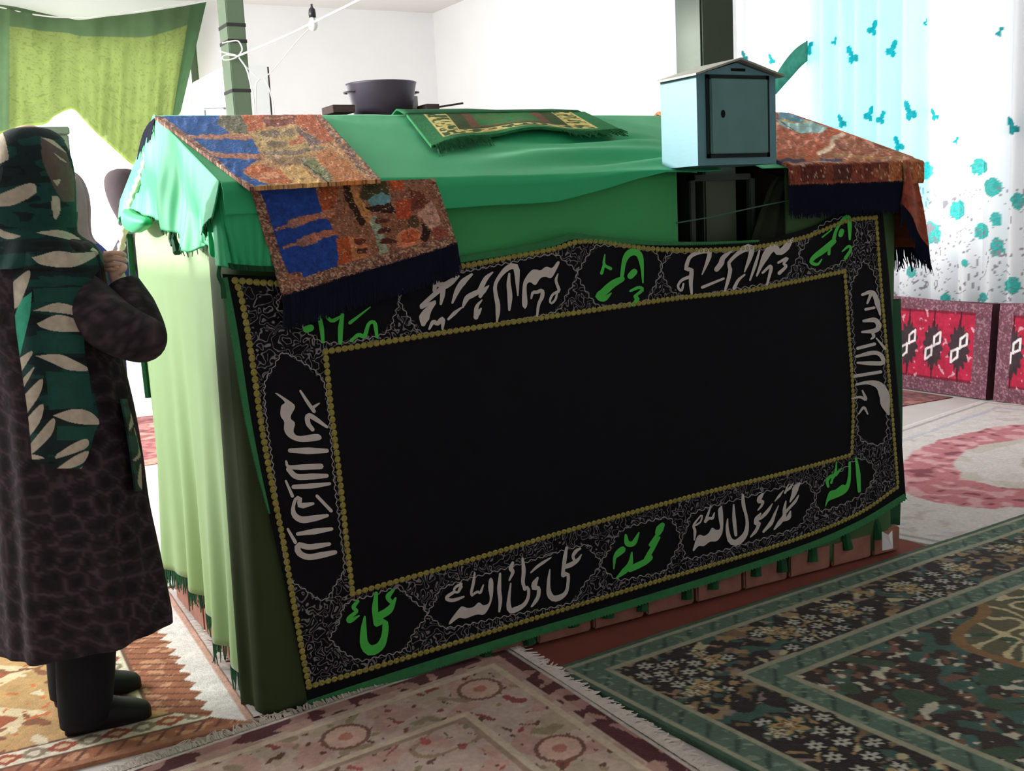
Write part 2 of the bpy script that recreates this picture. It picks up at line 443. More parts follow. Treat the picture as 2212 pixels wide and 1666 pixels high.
grid('sheet', P, M_olive2, rc, thick=.003)

# ------------------------------------------------------------------ posts
def post(x0, x1, y0, y1, label, bands, m_=None):
    r = empty('post', ((x0+x1)/2, (y0+y1)/2, 0)); tag(r, label, 'post', 'green steel posts')
    MB().box((x0, y0, 0), (x1, y1, ZC), .006).build('shaft', m_ or M_sage, r)
    MB().box((x0-.05, y0-.05, 0.0), (x1+.05, y1+.05, .012), .002).build('base_plate', M_sage, r)
    for z in bands:
        mb = MB(); e = .003
        for a, b in (((x0-e, y0-e), (x1+e, y0)), ((x0-e, y1), (x1+e, y1+e)), ((x0-e, y0), (x0, y1)), ((x1, y0), (x1+e, y1))):
            mb.box((a[0], a[1], z), (b[0], b[1], z+.022))
        mb.build('wire_tie', M_blk, r)
    return r
M_blk = mat('black_tape', (48, 46, 44), .7, .2, 50)
post(2.351, 2.488, 2.90, 3.037, 'green square steel post rising behind the blue donation box', [], mat('darkened_sage_paint', (74, 86, 68), .5, .06, 6, .1, 90))  # shaft in the posts' sage paint, darkened to tone down the light on it
PX0, PX1, PY0, PY1 = 2.130, 2.252, 7.5, 7.70
zz = [float(on_y(np.array(510.), np.array(v), 7.5)[2]) for v in (57., 92., 199.)]
post(PX0, PX1, PY0, PY1, 'green square steel post tied with white cord, left of the hanging lamp holder', zz)
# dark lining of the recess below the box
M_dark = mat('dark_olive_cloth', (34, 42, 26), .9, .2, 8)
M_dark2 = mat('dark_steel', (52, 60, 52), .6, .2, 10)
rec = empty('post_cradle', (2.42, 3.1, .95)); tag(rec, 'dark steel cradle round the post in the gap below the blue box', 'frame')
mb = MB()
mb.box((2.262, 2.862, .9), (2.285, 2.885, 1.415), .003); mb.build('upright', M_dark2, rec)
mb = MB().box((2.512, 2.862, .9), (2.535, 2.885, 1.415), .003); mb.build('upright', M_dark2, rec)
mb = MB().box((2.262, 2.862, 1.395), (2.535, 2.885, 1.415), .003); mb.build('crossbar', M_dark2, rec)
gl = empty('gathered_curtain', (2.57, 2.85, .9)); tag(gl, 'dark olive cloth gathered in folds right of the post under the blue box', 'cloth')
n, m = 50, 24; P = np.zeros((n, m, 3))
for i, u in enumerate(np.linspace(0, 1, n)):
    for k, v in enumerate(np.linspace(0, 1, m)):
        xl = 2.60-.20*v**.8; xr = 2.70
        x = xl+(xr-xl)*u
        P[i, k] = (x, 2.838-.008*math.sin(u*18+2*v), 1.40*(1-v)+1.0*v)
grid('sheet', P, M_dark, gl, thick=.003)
cord = MB().tube(resample([tuple(on_y(np.array(float(a)), np.array(float(b)), 2.812)) for a, b in ((1460, 482), (1540, 468), (1640, 446), (1750, 424))], 30), .0022, 5).build('cord', mat('green_cord', (78, 112, 92), .8))
tag(cord, 'thin green cord stretched across the dark gap beneath the blue box', 'cord')

# ------------------------------------------------------------------ black mourning banner
YBN = 2.802
def bulge(px, py):
    px = np.asarray(px, float); py = np.asarray(py, float)
    v = np.clip((py-560)/700, 0, 1)
    return .004*np.sin(px/95+py/400)*(.4+v) + .005*np.sin(px/210+1.3) + .012*np.clip((760-px)/250, 0, 1)*v + .006*np.sin(px/60)*np.clip((620-py)/80, 0, 1)
def BP(px, py, off=0.0):
    p = on_y(np.asarray(px, float), np.asarray(py, float), YBN-bulge(px, py)-off)
    if np.ndim(p) == 1: p[2] = max(p[2], .014)
    else: p[..., 2] = np.maximum(p[..., 2], .014)
    return p
ban_top = [(480, 592), (600, 598), (700, 592), (850, 578), (1000, 556), (1100, 540), (1190, 523), (1238, 507), (1290, 512), (1400, 521), (1520, 522), (1640, 517), (1740, 495), (1830, 458), (1905, 450)]
ban_bot = [(666, 1526), (900, 1447), (1110, 1380), (1400, 1293), (1700, 1197), (1850, 1135), (1956, 1072)]
ban_lef = [(480, 592), (505, 720), (530, 880), (555, 1000), (585, 1130), (620, 1280), (650, 1430), (666, 1526)]
ban_rig = [(1905, 450), (1920, 600), (1932, 760), (1945, 920), (1956, 1072)]
in_top = [(703, 760), (1000, 712), (1250, 675), (1450, 646), (1600, 630), (1700, 612), (1825, 586)]
in_bot = [(762, 1283), (1000, 1215), (1250, 1140), (1500, 1071), (1700, 1021), (1840, 983)]
in_lef = [(703, 760), (715, 880), (735, 1040), (750, 1180), (762, 1283)]
in_rig = [(1825, 586), (1834, 720), (1843, 860), (1840, 983)]
out_top = [(508, 606), (600, 612), (700, 606), (850, 594), (1000, 575), (1100, 556), (1200, 537), (1245, 523), (1300, 522), (1400, 537), (1520, 541), (1640, 533), (1740, 512), (1830, 477), (1893, 470)]
out_lef = [(508, 606), (523, 650), (545, 780), (565, 920), (590, 1060), (612, 1170), (627, 1260), (643, 1350), (657, 1430), (668, 1484)]
out_bot = [(668, 1484), (900, 1415), (1110, 1350), (1400, 1262), (1700, 1172), (1850, 1112), (1940, 1052)]
out_rig = [(1893, 470), (1902, 600), (1914, 740), (1926, 880), (1940, 1052)]
CART = [
 [(598, 668), (640, 690), (700, 740), (825, 723), (852, 682), (862, 644), (845, 606), (700, 618), (610, 640)],
 [(862, 648), (880, 680), (921, 720), (1060, 700), (1195, 675), (1222, 640), (1246, 592), (1220, 565), (1191, 550), (1100, 568), (1000, 588), (900, 605), (872, 620)],
 [(1246, 594), (1262, 622), (1294, 661), (1340, 657), (1393, 650), (1415, 615), (1428, 578), (1418, 550), (1400, 541), (1300, 530), (1275, 545)],
 [(1428, 580), (1440, 610), (1475, 640), (1590, 624), (1690, 604), (1712, 575), (1727, 546), (1715, 520), (1640, 540), (1500, 546), (1450, 548)],
 [(1727, 548), (1740, 572), (1770, 586), (1815, 568), (1835, 545), (1850, 510), (1845, 478), (1820, 470), (1770, 490)],
 [(609, 761), (640, 775), (697, 822), (712, 920), (722, 1040), (735, 1150), (743, 1226), (725, 1262), (700, 1297), (660, 1275), (622, 1240), (605, 1130), (590, 1010), (575, 900), (572, 830), (590, 795)],
 [(1866, 563), (1891, 600), (1902, 700), (1912, 830), (1916, 929), (1903, 960), (1880, 958), (1855, 941), (1850, 850), (1845, 740), (1838, 625), (1850, 595)],
 [(711, 1379), (730, 1350), (748, 1305), (800, 1288), (857, 1272), (895, 1300), (922, 1327), (895, 1365), (872, 1404), (820, 1418), (779, 1427), (740, 1408)],
 [(922, 1327), (940, 1300), (962, 1268), (1100, 1226), (1257, 1179), (1280, 1195), (1296, 1219), (1260, 1265), (1233, 1302), (1100, 1330), (972, 1356), (945, 1345)],
 [(1296, 1219), (1315, 1190), (1341, 1148), (1390, 1130), (1442, 1119), (1460, 1140), (1470, 1168), (1455, 1200), (1434, 1234), (1390, 1244), (1341, 1253), (1315, 1240)],
 [(1470, 1168), (1485, 1140), (1500, 1108), (1620, 1072), (1735, 1043), (1752, 1058), (1760, 1078), (1740, 1110), (1720, 1140), (1600, 1178), (1490, 1207), (1478, 1190)],
 [(1760, 1080), (1770, 1060), (1785, 1037), (1820, 1015), (1852, 992), (1880, 1000), (1890, 1022), (1880, 1045), (1865, 1066), (1820, 1090), (1777, 1103), (1765, 1095)],
]
banner = empty('banner', (2.0, 2.8, .1)); tag(banner, 'large black banner with embroidered border and white and green lettering on the tomb front', 'banner')
def banner_cloth():
    m, nt, b = new_mat('black_velvet_banner'); N = nt.nodes.new; Lk = nt.links.new
    b.inputs['Roughness'].default_value = .85; b.inputs['Specular IOR Level'].default_value = .12
    at = N('ShaderNodeAttribute'); at.attribute_name = 'squiggle'
    tc = N('ShaderNodeTexCoord')
    no = N('ShaderNodeTexNoise'); no.inputs['Scale'].default_value = 44; no.inputs['Detail'].default_value = 0; no.inputs['Distortion'].default_value = .6
    Lk(tc.outputs['Object'], no.inputs['Vector'])
    mu = N('ShaderNodeMath'); mu.operation = 'MULTIPLY'; mu.inputs[1].default_value = 4.5; Lk(no.outputs['Fac'], mu.inputs[0])
    fr = N('ShaderNodeMath'); fr.operation = 'FRACT'; Lk(mu.outputs[0], fr.inputs[0])
    sb = N('ShaderNodeMath'); sb.operation = 'SUBTRACT'; sb.inputs[1].default_value = .5; Lk(fr.outputs[0], sb.inputs[0])
    ab = N('ShaderNodeMath'); ab.operation = 'ABSOLUTE'; Lk(sb.outputs[0], ab.inputs[0])
    mr = N('ShaderNodeMapRange'); mr.inputs[1].default_value = .07; mr.inputs[2].default_value = .15; mr.inputs[3].default_value = 1; mr.inputs[4].default_value = 0
    Lk(ab.outputs[0], mr.inputs[0])
    m2 = N('ShaderNodeMath'); m2.operation = 'MULTIPLY'; Lk(mr.outputs[0], m2.inputs[0]); Lk(at.outputs['Fac'], m2.inputs[1])
    mx = N('ShaderNodeMix'); mx.data_type = 'RGBA'
    mx.inputs[6].default_value = (*lin((22, 21, 26)), 1); mx.inputs[7].default_value = (*lin((140, 134, 138)), 1)
    Lk(m2.outputs[0], mx.inputs[0]); Lk(mx.outputs[2], b.inputs['Base Color'])
    bp = N('ShaderNodeBump'); bp.inputs['Strength'].default_value = .5; bp.inputs['Distance'].default_value = .003
    Lk(m2.outputs[0], bp.inputs['Height']); Lk(bp.outputs[0], b.inputs['Normal'])
    return m
M_ban = banner_cloth()
M_chain = mat('old_gold_braid', (158, 146, 72), .5, .15, 60, metal=.15)
M_silver = mat('silver_cord', (178, 172, 172), .55, .08, 60, metal=.1)
M_letter = mat('cream_applique', (212, 202, 196), .85, .05, 30, .2, 400)
M_gletter = mat('green_applique', (80, 200, 82), .85, .06, 30, .2, 400)
NU, NV = 420, 200
a, b_, c, d = resample(ban_top, NU), resample(ban_bot, NU), resample(ban_lef, NV), resample(ban_rig, NV)
u = np.linspace(0, 1, NU)[:, None, None]; v = np.linspace(0, 1, NV)[None, :, None]
pxy = (1-v)*a[:, None]+v*b_[:, None]+(1-u)*c[None]+u*d[None]-((1-u)*(1-v)*a[0]+u*(1-v)*a[-1]+(1-u)*v*b_[0]+u*v*b_[-1])
PX, PY = pxy[..., 0], pxy[..., 1]
frame_poly = out_top + out_rig[1:] + out_bot[::-1][1:] + out_lef[::-1][1:-1]
inner_poly = in_top + in_rig[1:] + in_bot[::-1][1:] + in_lef[::-1][1:-1]
mask = in_poly(PX, PY, frame_poly) & ~in_poly(PX, PY, inner_poly)
for cp in CART: mask &= ~in_poly(PX, PY, cp)
grid('cloth', BP(PX, PY), M_ban, banner, thick=.003, attrs={'squiggle': mask.astype(float)})
def ribbon(mb, pts, w, off, n=200, teeth=0.0):
    P = resample(pts, n); Tn = np.gradient(P, axis=0); Tn /= np.linalg.norm(Tn, axis=1)[:, None]; Nn = np.stack([-Tn[:, 1], Tn[:, 0]], -1)
    w = np.interp(np.linspace(0, 1, n), np.linspace(0, 1, len(np.atleast_1d(w))), np.atleast_1d(w))[:, None]
    tt = (teeth*(np.arange(n) % 2))[:, None] if teeth else 0
    A = BP(*(P+Nn*(w/2+tt)).T, off=off); B = BP(*(P-Nn*w/2).T, off=off)
    V = []; F = []
    for i in range(n): V += [A[i], B[i]]
    A2 = BP(*(P+Nn*(w/2+tt)).T, off=off-.003); B2 = BP(*(P-Nn*w/2).T, off=off-.003)
    for i in range(n): V += [A2[i], B2[i]]
    k = 2*n
    for i in range(n-1):
        F += [(2*i, 2*i+1, 2*i+3, 2*i+2), (2*i, 2*i+2, k+2*i+2, k+2*i), (2*i+1, k+2*i+1, k+2*i+3, 2*i+3)]
    mb.add(V, F)
mb = MB(); ribbon(mb, ban_bot, [24, 20, 17, 15, 13, 12], .006, 420, 3); mb.build('bottom_braid', M_trim, banner)
mb = MB(); ribbon(mb, [(484, 600), (507, 720), (532, 880), (556, 1000), (583, 1110)], [15, 14, 13, 9, 2], .006, 300, 4); mb.build('left_braid', M_trim, banner)
mb = MB(); ribbon(mb, [(x, y+3) for x, y in ban_top[3:12]], [10, 13, 13, 12, 9, 5, 3], .006, 420, 3); mb.build('top_braid', M_trim, banner)
def chain(pts, step, r, name):
    mb = MB(); P = resample(pts, 400); s = np.r_[0, np.cumsum(np.linalg.norm(np.diff(P, axis=0), axis=1))]
    W3 = BP(P[:, 0], P[:, 1]); s3 = np.r_[0, np.cumsum(np.linalg.norm(np.diff(W3, axis=0), axis=1))]
    for q in np.arange(0, s3[-1], step):
        x = np.interp(q, s3, P[:, 0]); y = np.interp(q, s3, P[:, 1]); c0 = BP(x, y, .004)
        t = BP(np.interp(q+.004, s3, P[:, 0]), np.interp(q+.004, s3, P[:, 1]), .004)-BP(np.interp(q-.004, s3, P[:, 0]), np.interp(q-.004, s3, P[:, 1]), .004)
        t /= np.linalg.norm(t)+1e-9; up = np.cross(t, (0, 1, 0)); nn = np.array([0, -1, 0.])
        ring = [c0+r*(t*math.cos(k*math.pi/4)*1.12+up*math.sin(k*math.pi/4)) for k in range(8)]
        ring2 = [c0+nn*.003+r*.55*(t*math.cos(k*math.pi/4)+up*math.sin(k*math.pi/4)) for k in range(8)]
        ring3 = [c0+nn*.0015+r*.22*(t*math.cos(k*math.pi/4)+up*math.sin(k*math.pi/4)) for k in range(8)]
        mb.loft([ring, ring2, ring3], False)
        mb.F.append(tuple(range(len(mb.V)-8, len(mb.V))))
    mb.tube(BP(*resample(pts, 120).T, off=.003), .0014, 4)
    return mb.build(name, M_chain, banner)
for nm, c_ in (('inner_gold_chain', in_top), ('inner_gold_chain', in_lef), ('inner_gold_chain', in_bot), ('inner_gold_chain', in_rig),
               ('outer_gold_chain', out_top), ('outer_gold_chain', out_lef), ('outer_gold_chain', out_bot), ('outer_gold_chain', out_rig)):
    chain(c_, .0185, .0088, nm)
for cp in CART:
    P = resample(cp+[cp[0]], 180, True); Tn = np.gradient(P, axis=0); Tn /= np.linalg.norm(Tn, axis=1)[:, None]; Nn = np.stack([-Tn[:, 1], Tn[:, 0]], -1)
    s = np.r_[0, np.cumsum(np.linalg.norm(np.diff(P, axis=0), axis=1))]
    P = resample(P+Nn*0, 260, False); Tn = np.gradient(P, axis=0); Tn /= np.linalg.norm(Tn, axis=1)[:, None]; Nn = np.stack([-Tn[:, 1], Tn[:, 0]], -1)
    s = np.linspace(0, s[-1], 260)
    mb = MB(); mb.tube(BP(*(P+Nn*(2.2*np.sin(s*2*math.pi/17))[:, None]).T, off=.004), .0013, 4, False); mb.build('cartouche_cord', M_silver, banner)

# lettering: (origin x, y, scale, green?, [(widths, points) strokes or ('P', polygon)])
TXT = [
(940, 1160, 6.144, 0, [
 ([40, 35, 30, 35, 45], [(345, 625), (275, 665), (250, 715), (300, 735), (345, 660)]), ([40, 45, 50, 45, 25], [(255, 730), (165, 790), (160, 830), (250, 840), (380, 795)]),
 ([25, 40, 40, 30], [(525, 480), (510, 600), (480, 740), (490, 780)]), ([30, 35, 35, 20], [(490, 775), (560, 730), (600, 740), (640, 640)]),
 ('P', [(740, 540), (770, 590), (765, 780), (720, 930), (650, 1030), (560, 1030), (470, 1060), (400, 1085), (330, 1075), (290, 1090), (200, 1160), (180, 1150), (220, 1080), (330, 940), (370, 925), (430, 945), (510, 930), (580, 870), (640, 910), (710, 880), (725, 800), (705, 680), (715, 570)]),
 ([30, 55, 55, 30], [(862, 490), (850, 700), (865, 850), (850, 990)]),
 ([30, 55, 50, 45], [(1160, 285), (1175, 450), (1165, 600), (1190, 690)]), ([55, 40, 45, 60, 78, 70, 45, 35, 20], [(1190, 690), (1235, 680), (1235, 800), (1180, 900), (1080, 960), (1000, 980), (975, 900), (985, 760), (1003, 620)]),
 ([40, 65, 40, 25], [(1030, 345), (1005, 420), (1030, 470), (985, 575)]),
 ([30, 75, 60, 50, 50, 50, 25], [(1360, 545), (1320, 620), (1310, 680), (1370, 680), (1370, 780), (1330, 860), (1280, 925)]),
 ([20, 40, 40, 15], [(1270, 475), (1350, 400), (1450, 330), (1538, 275)]),
 ([30, 55, 50, 50], [(1745, 140), (1725, 260), (1705, 400), (1695, 510)]), ([30, 50, 40, 40], [(1925, 155), (1870, 190), (1830, 260), (1860, 330)]), ([15, 50, 65, 60], [(1942, 235), (1890, 310), (1800, 370), (1710, 400)]),
 ([60, 45, 40, 55, 85, 80, 50, 40, 15], [(1700, 510), (1760, 490), (1765, 600), (1735, 740), (1640, 810), (1560, 815), (1510, 740), (1505, 600), (1522, 435)])]),
(1460, 1020, 6.9125, 0, [
 ([20, 45, 40, 25, 22, 25, 30], [(275, 1015), (285, 880), (265, 800), (330, 700), (390, 640), (370, 740), (295, 795)]),
 ([15, 35, 45], [(525, 490), (490, 600), (440, 740)]), ([40, 40, 40, 15], [(440, 735), (500, 690), (545, 690), (577, 605)]),
 ('P', [(690, 500), (705, 640), (705, 830), (680, 940), (610, 1030), (510, 1040), (420, 1105), (340, 1105), (270, 1180), (250, 1170), (265, 1120), (310, 980), (360, 935), (420, 955), (490, 910), (540, 830), (600, 865), (660, 840), (640, 700), (630, 570), (660, 520)]),
 ([25, 60, 45], [(862, 490), (870, 700), (895, 940)]),
 ([35, 60, 45, 45, 55, 80, 100, 90, 60, 45, 20], [(1000, 345), (1010, 500), (1050, 650), (1065, 780), (1040, 920), (960, 1020), (880, 1060), (810, 1020), (780, 930), (765, 820), (773, 700)]),
 ([30, 70, 60, 40, 35, 20], [(1300, 325), (1250, 390), (1240, 440), (1300, 440), (1280, 500), (1225, 570)]),
 ([12, 45, 55, 40], [(1442, 470), (1380, 570), (1300, 660), (1250, 700)]), ([25, 75, 70, 50, 50, 20], [(1265, 620), (1210, 700), (1200, 770), (1240, 760), (1200, 870), (1115, 970)]),
 ([12, 40, 65, 35], [(1533, 500), (1480, 620), (1420, 760), (1308, 890)]),
 ([30, 95, 65, 20], [(1850, 165), (1790, 240), (1760, 330), (1705, 445)]), ([20, 45, 40, 40], [(1832, 350), (1780, 440), (1690, 540), (1640, 600)]), ([20, 50, 60, 65, 25], [(1643, 435), (1620, 560), (1620, 650), (1560, 740), (1470, 855)]), ([20, 65, 60, 40], [(1712, 585), (1680, 680), (1610, 710), (1560, 730)]),
 ([15, 40, 12], [(1478, 435), (1540, 360), (1605, 275)]), ([12, 35], [(1680, 180), (1630, 310)]), ([25, 40, 8], [(1640, 290), (1700, 240), (1757, 160)])]),
(860, 540, 5.53, 0, [
 ('P', [(1500, 690), (1480, 640), (1490, 420), (1530, 320), (1600, 240), (1660, 235), (1700, 245), (1770, 200), (1840, 215), (1900, 140), (1930, 145), (1900, 220), (1830, 335), (1760, 320), (1700, 340), (1640, 420), (1580, 385), (1540, 410), (1535, 500), (1545, 640), (1520, 705)]),
 ([12, 35, 35, 40, 30, 28, 28, 28, 25], [(1910, 285), (1885, 360), (1905, 430), (1920, 490), (1850, 530), (1815, 600), (1830, 640), (1880, 590), (1900, 510)]),
 ([20, 40, 45, 50, 40, 35, 25], [(1590, 580), (1610, 510), (1660, 505), (1720, 485), (1720, 560), (1680, 650), (1660, 790)]),
 ([15, 40, 60, 80, 65, 48, 42, 48, 58, 58, 20], [(1430, 545), (1425, 400), (1415, 230), (1370, 190), (1290, 230), (1210, 320), (1160, 420), (1165, 530), (1190, 650), (1190, 760), (1180, 855)]),
 ([25, 55, 62, 30], [(1328, 285), (1320, 400), (1335, 550), (1328, 715)]),
 ([20, 55, 62, 50], [(1128, 268), (1050, 340), (990, 450), (960, 500)]), ([15, 65, 45], [(1082, 428), (1010, 500), (980, 555)]), ([60, 70, 60, 25], [(960, 500), (880, 540), (820, 580), (772, 685)]),
 ([15, 50, 60], [(1002, 598), (940, 680), (930, 805)]), ([20, 60, 45], [(992, 700), (945, 770), (930, 810)]),
 ([30, 48, 20], [(600, 828), (680, 750), (757, 690)]), ([30, 78, 60, 25], [(880, 292), (780, 380), (710, 480), (648, 632)]),
 ([30, 75, 85, 75, 40], [(722, 312), (620, 390), (540, 430), (460, 395), (430, 485)]), ([60, 60, 30], [(540, 430), (530, 540), (510, 645)]), ([60, 55, 50], [(520, 460), (400, 560), (280, 670)]), ([45, 25], [(280, 685), (440, 615)]), ([30, 62, 100, 130, 60], [(440, 635), (360, 720), (320, 790), (305, 840), (300, 885)]),
 ([25, 50, 55, 55, 25], [(372, 945), (420, 860), (470, 880), (532, 825), (530, 945)])]),
(1400, 380, 3.687, 0, [
 ([10, 25, 38, 42, 32, 30, 36, 36, 32, 20], [(430, 785), (470, 690), (490, 610), (430, 600), (340, 640), (310, 700), (305, 750), (345, 745), (340, 850), (347, 935)]), ([28, 25, 20, 20, 15], [(345, 800), (270, 830), (238, 880), (265, 915), (282, 860)]),
 ([8, 35, 45, 40], [(672, 595), (600, 650), (580, 700), (545, 745)]), ([10, 30, 42, 55, 32, 26, 32, 30, 18], [(768, 765), (815, 640), (825, 570), (770, 580), (690, 640), (640, 700), (655, 740), (640, 820), (612, 915)]),
 ([25, 18], [(432, 888), (602, 818)]), ([15, 25, 28], [(768, 788), (720, 830), (685, 895)]), ([15, 27, 15], [(887, 595), (860, 690), (812, 830)]),
 ([15, 30, 58, 62, 50, 55, 12], [(866, 795), (910, 690), (960, 600), (1010, 570), (1040, 610), (1090, 580), (1155, 495)]), ([18, 28, 18], [(912, 772), (980, 720), (948, 865)]), ([18, 25, 20, 25, 30], [(1036, 692), (1110, 655), (1080, 700), (1100, 720), (1045, 775)])]),
(450, 480, 3.203, 1, [
 ([50, 50], [(678, 742), (708, 732)]), ([20, 30, 32, 25], [(757, 560), (768, 650), (785, 740), (792, 825)]), ([22, 28, 12], [(818, 655), (860, 682), (935, 640)]), ([25, 38, 30], [(928, 640), (915, 740), (913, 832)]), ([8, 25], [(1120, 588), (980, 697)]), ([22, 30, 30, 24, 30, 22], [(988, 820), (1040, 780), (1080, 790), (1110, 705), (1150, 697), (1167, 795)])]),
(1000, 440, 4.424, 1, [
 ([12, 28, 32], [(1356, 487), (1350, 580), (1412, 622)]), ([25, 32], [(1350, 580), (1325, 665)]), ([62, 62], [(1600, 692), (1638, 652)]), ([15, 30, 58, 70, 42, 36], [(1720, 755), (1710, 590), (1680, 480), (1600, 468), (1545, 540), (1518, 700)]),
 ([55, 70, 75, 70, 55, 12], [(1520, 720), (1430, 770), (1340, 850), (1295, 885), (1350, 910), (1418, 855)]), ([22, 32, 32, 28, 42, 25], [(1600, 835), (1680, 802), (1715, 825), (1640, 890), (1670, 905), (1622, 970)])]),
(1400, 380, 3.687, 1, [
 ([18, 37, 28, 22, 30], [(1606, 505), (1600, 330), (1550, 350), (1500, 430), (1480, 500)]), ([40, 40], [(1533, 470), (1543, 440)]), ([42, 50, 48, 36, 26, 10], [(1480, 520), (1400, 590), (1320, 650), (1300, 690), (1350, 705), (1383, 665)]), ([25, 20], [(1440, 622), (1446, 558)]), ([14, 10], [(1388, 488), (1463, 428)]), ([10, 22, 24, 28], [(1546, 602), (1600, 560), (1612, 590), (1572, 655)])]),
(500, 780, 3.205, 0, [
 ('P', [(300, 222), (322, 225), (420, 290), (440, 320), (415, 370), (410, 400), (440, 430), (430, 490), (470, 520), (590, 505), (625, 530), (600, 550), (480, 560), (400, 530), (365, 480), (365, 420), (340, 380), (345, 310), (370, 285)]),
 ([15, 24, 26], [(477, 207), (530, 290), (572, 348)]), ([25, 10], [(565, 322), (608, 293)]), ([18, 32, 38, 28], [(663, 458), (540, 378), (530, 430), (562, 475)]),
 ([30, 48, 30], [(405, 620), (540, 622), (660, 622)]), ([15, 40, 40], [(378, 695), (410, 735), (618, 730)]), ([35, 42, 42, 28], [(395, 750), (450, 800), (560, 800), (660, 795)]),
 ([30, 38, 22], [(430, 872), (560, 865), (680, 850)]), ([15, 24], [(376, 830), (422, 935)]), ([22, 24], [(592, 935), (690, 1038)]),
 ([20, 42, 26, 22, 42, 48, 42, 24], [(565, 988), (475, 1000), (475, 945), (440, 965), (428, 1050), (480, 1098), (570, 1090), (663, 1070)]),
 ([25, 42, 25], [(458, 1198), (580, 1180), (693, 1163)]), ([18, 26], [(390, 1165), (442, 1255)]), ([25, 40, 40, 45, 42, 44, 30], [(678, 1268), (540, 1288), (465, 1275), (465, 1325), (530, 1358), (620, 1345), (718, 1325)])]),
(1750, 480, 3.968, 0, [
 ([22, 40, 48, 15], [(447, 622), (520, 600), (560, 640), (602, 795)]), ([30, 18], [(520, 620), (490, 695)]), ([25, 22], [(476, 748), (550, 733)]), ([22, 42, 48, 36, 18], [(457, 848), (555, 840), (588, 890), (555, 930), (445, 942)]), ([25, 30, 12], [(530, 940), (545, 980), (522, 1002)]), ([12, 26], [(568, 995), (642, 1083)]),
 ([28, 28], [(408, 1082), (553, 1045)]), ([22, 36, 36, 38, 36, 20], [(397, 1152), (540, 1120), (605, 1140), (625, 1205), (520, 1210), (407, 1206)]), ([28, 28], [(376, 1322), (605, 1284)]), ([20, 30, 62, 90, 85, 22], [(397, 1392), (500, 1375), (590, 1400), (635, 1480), (645, 1560), (672, 1645)]), ([10, 22, 26, 14], [(357, 1512), (430, 1500), (478, 1520), (448, 1445)]), ([10, 26, 12], [(416, 1645), (460, 1590), (494, 1645)])]),
(550, 1150, 3.228, 1, [
 ([25, 45, 32], [(848, 425), (840, 530), (845, 640)]), ([15, 38, 30], [(972, 400), (930, 450), (950, 485)]), ([15, 52, 55], [(983, 460), (940, 540), (860, 590)]), ([30, 45, 45, 60, 78, 55, 42, 15], [(850, 645), (905, 622), (910, 700), (880, 790), (810, 825), (765, 780), (760, 690), (768, 590)]), ([20, 30, 25], [(722, 480), (690, 522), (712, 548)]), ([25, 30, 30, 12], [(710, 555), (658, 600), (662, 620), (728, 583)])]),
(1100, 1000, 3.687, 1, [
 ([40, 62, 50], [(1220, 495), (1200, 525), (1185, 558)]), ([30, 20, 25], [(1190, 560), (1115, 662), (1180, 605)]), ([20, 38, 38], [(1195, 595), (1130, 700), (1090, 770)]), ([50, 48, 52, 45], [(1120, 755), (1080, 790), (1000, 830), (960, 850)]), ([12, 42, 48, 15], [(977, 715), (965, 800), (930, 850), (856, 918)]), ([12, 38, 48, 22], [(1033, 557), (990, 640), (940, 640), (928, 578)]), ([10, 26, 32, 26, 18], [(833, 845), (845, 740), (900, 680), (912, 700), (852, 750)])]),
(1750, 850, 4.165, 1, [
 ([22, 42, 30], [(412, 585), (430, 700), (442, 880)]), ('P', [(345, 620), (365, 620), (365, 780), (340, 870), (290, 915), (210, 950), (165, 970), (140, 1020), (135, 1010), (170, 890), (230, 865), (290, 820), (320, 825), (340, 740)]), ([8, 22, 26], [(237, 615), (230, 700), (208, 755)]), ([35, 10], [(228, 732), (284, 675)]), ([25, 32, 22, 22], [(162, 838), (155, 780), (205, 735), (190, 805)])]),
]
for ox, oy, sc, gr, strokes in TXT:
    mb = MB()
    for k, st in enumerate(strokes):
        off = .0055+.0002*(k % 4)
        if st[0] == 'P':
            q = resample(st[1]+[st[1][0]], len(st[1])*4)[:-1]/sc+np.array([ox, oy])
            P3 = BP(q[:, 0], q[:, 1], off); B3 = BP(q[:, 0], q[:, 1], off-.003); n = len(q)
            tri = tessellate_polygon([[Vector((x, y, 0)) for x, y in q]])
            mb.add(list(P3)+list(B3), [tuple(t) for t in tri]+[(i, (i+1) % n, (i+1) % n+n, i+n) for i in range(n)])
        else:
            ribbon(mb, [(x/sc+ox, y/sc+oy) for x, y in st[1]], np.array(st[0])/sc*.98, off, 24)
            for e in (0, -1):                                   # rounded stroke ends
                x, y = st[1][e][0]/sc+ox, st[1][e][1]/sc+oy; r = st[0][e]/sc*.49
                ang = np.linspace(0, 2*math.pi, 9)[:-1]
                mb.add(BP(x+r*np.cos(ang), y+r*np.sin(ang), off+.0001), [tuple(range(8))])
    o = mesh('lettering', mb.V, mb.F, M_gletter if gr else M_letter, banner)
    o['label'] = 'green lettering' if gr else 'cream lettering'

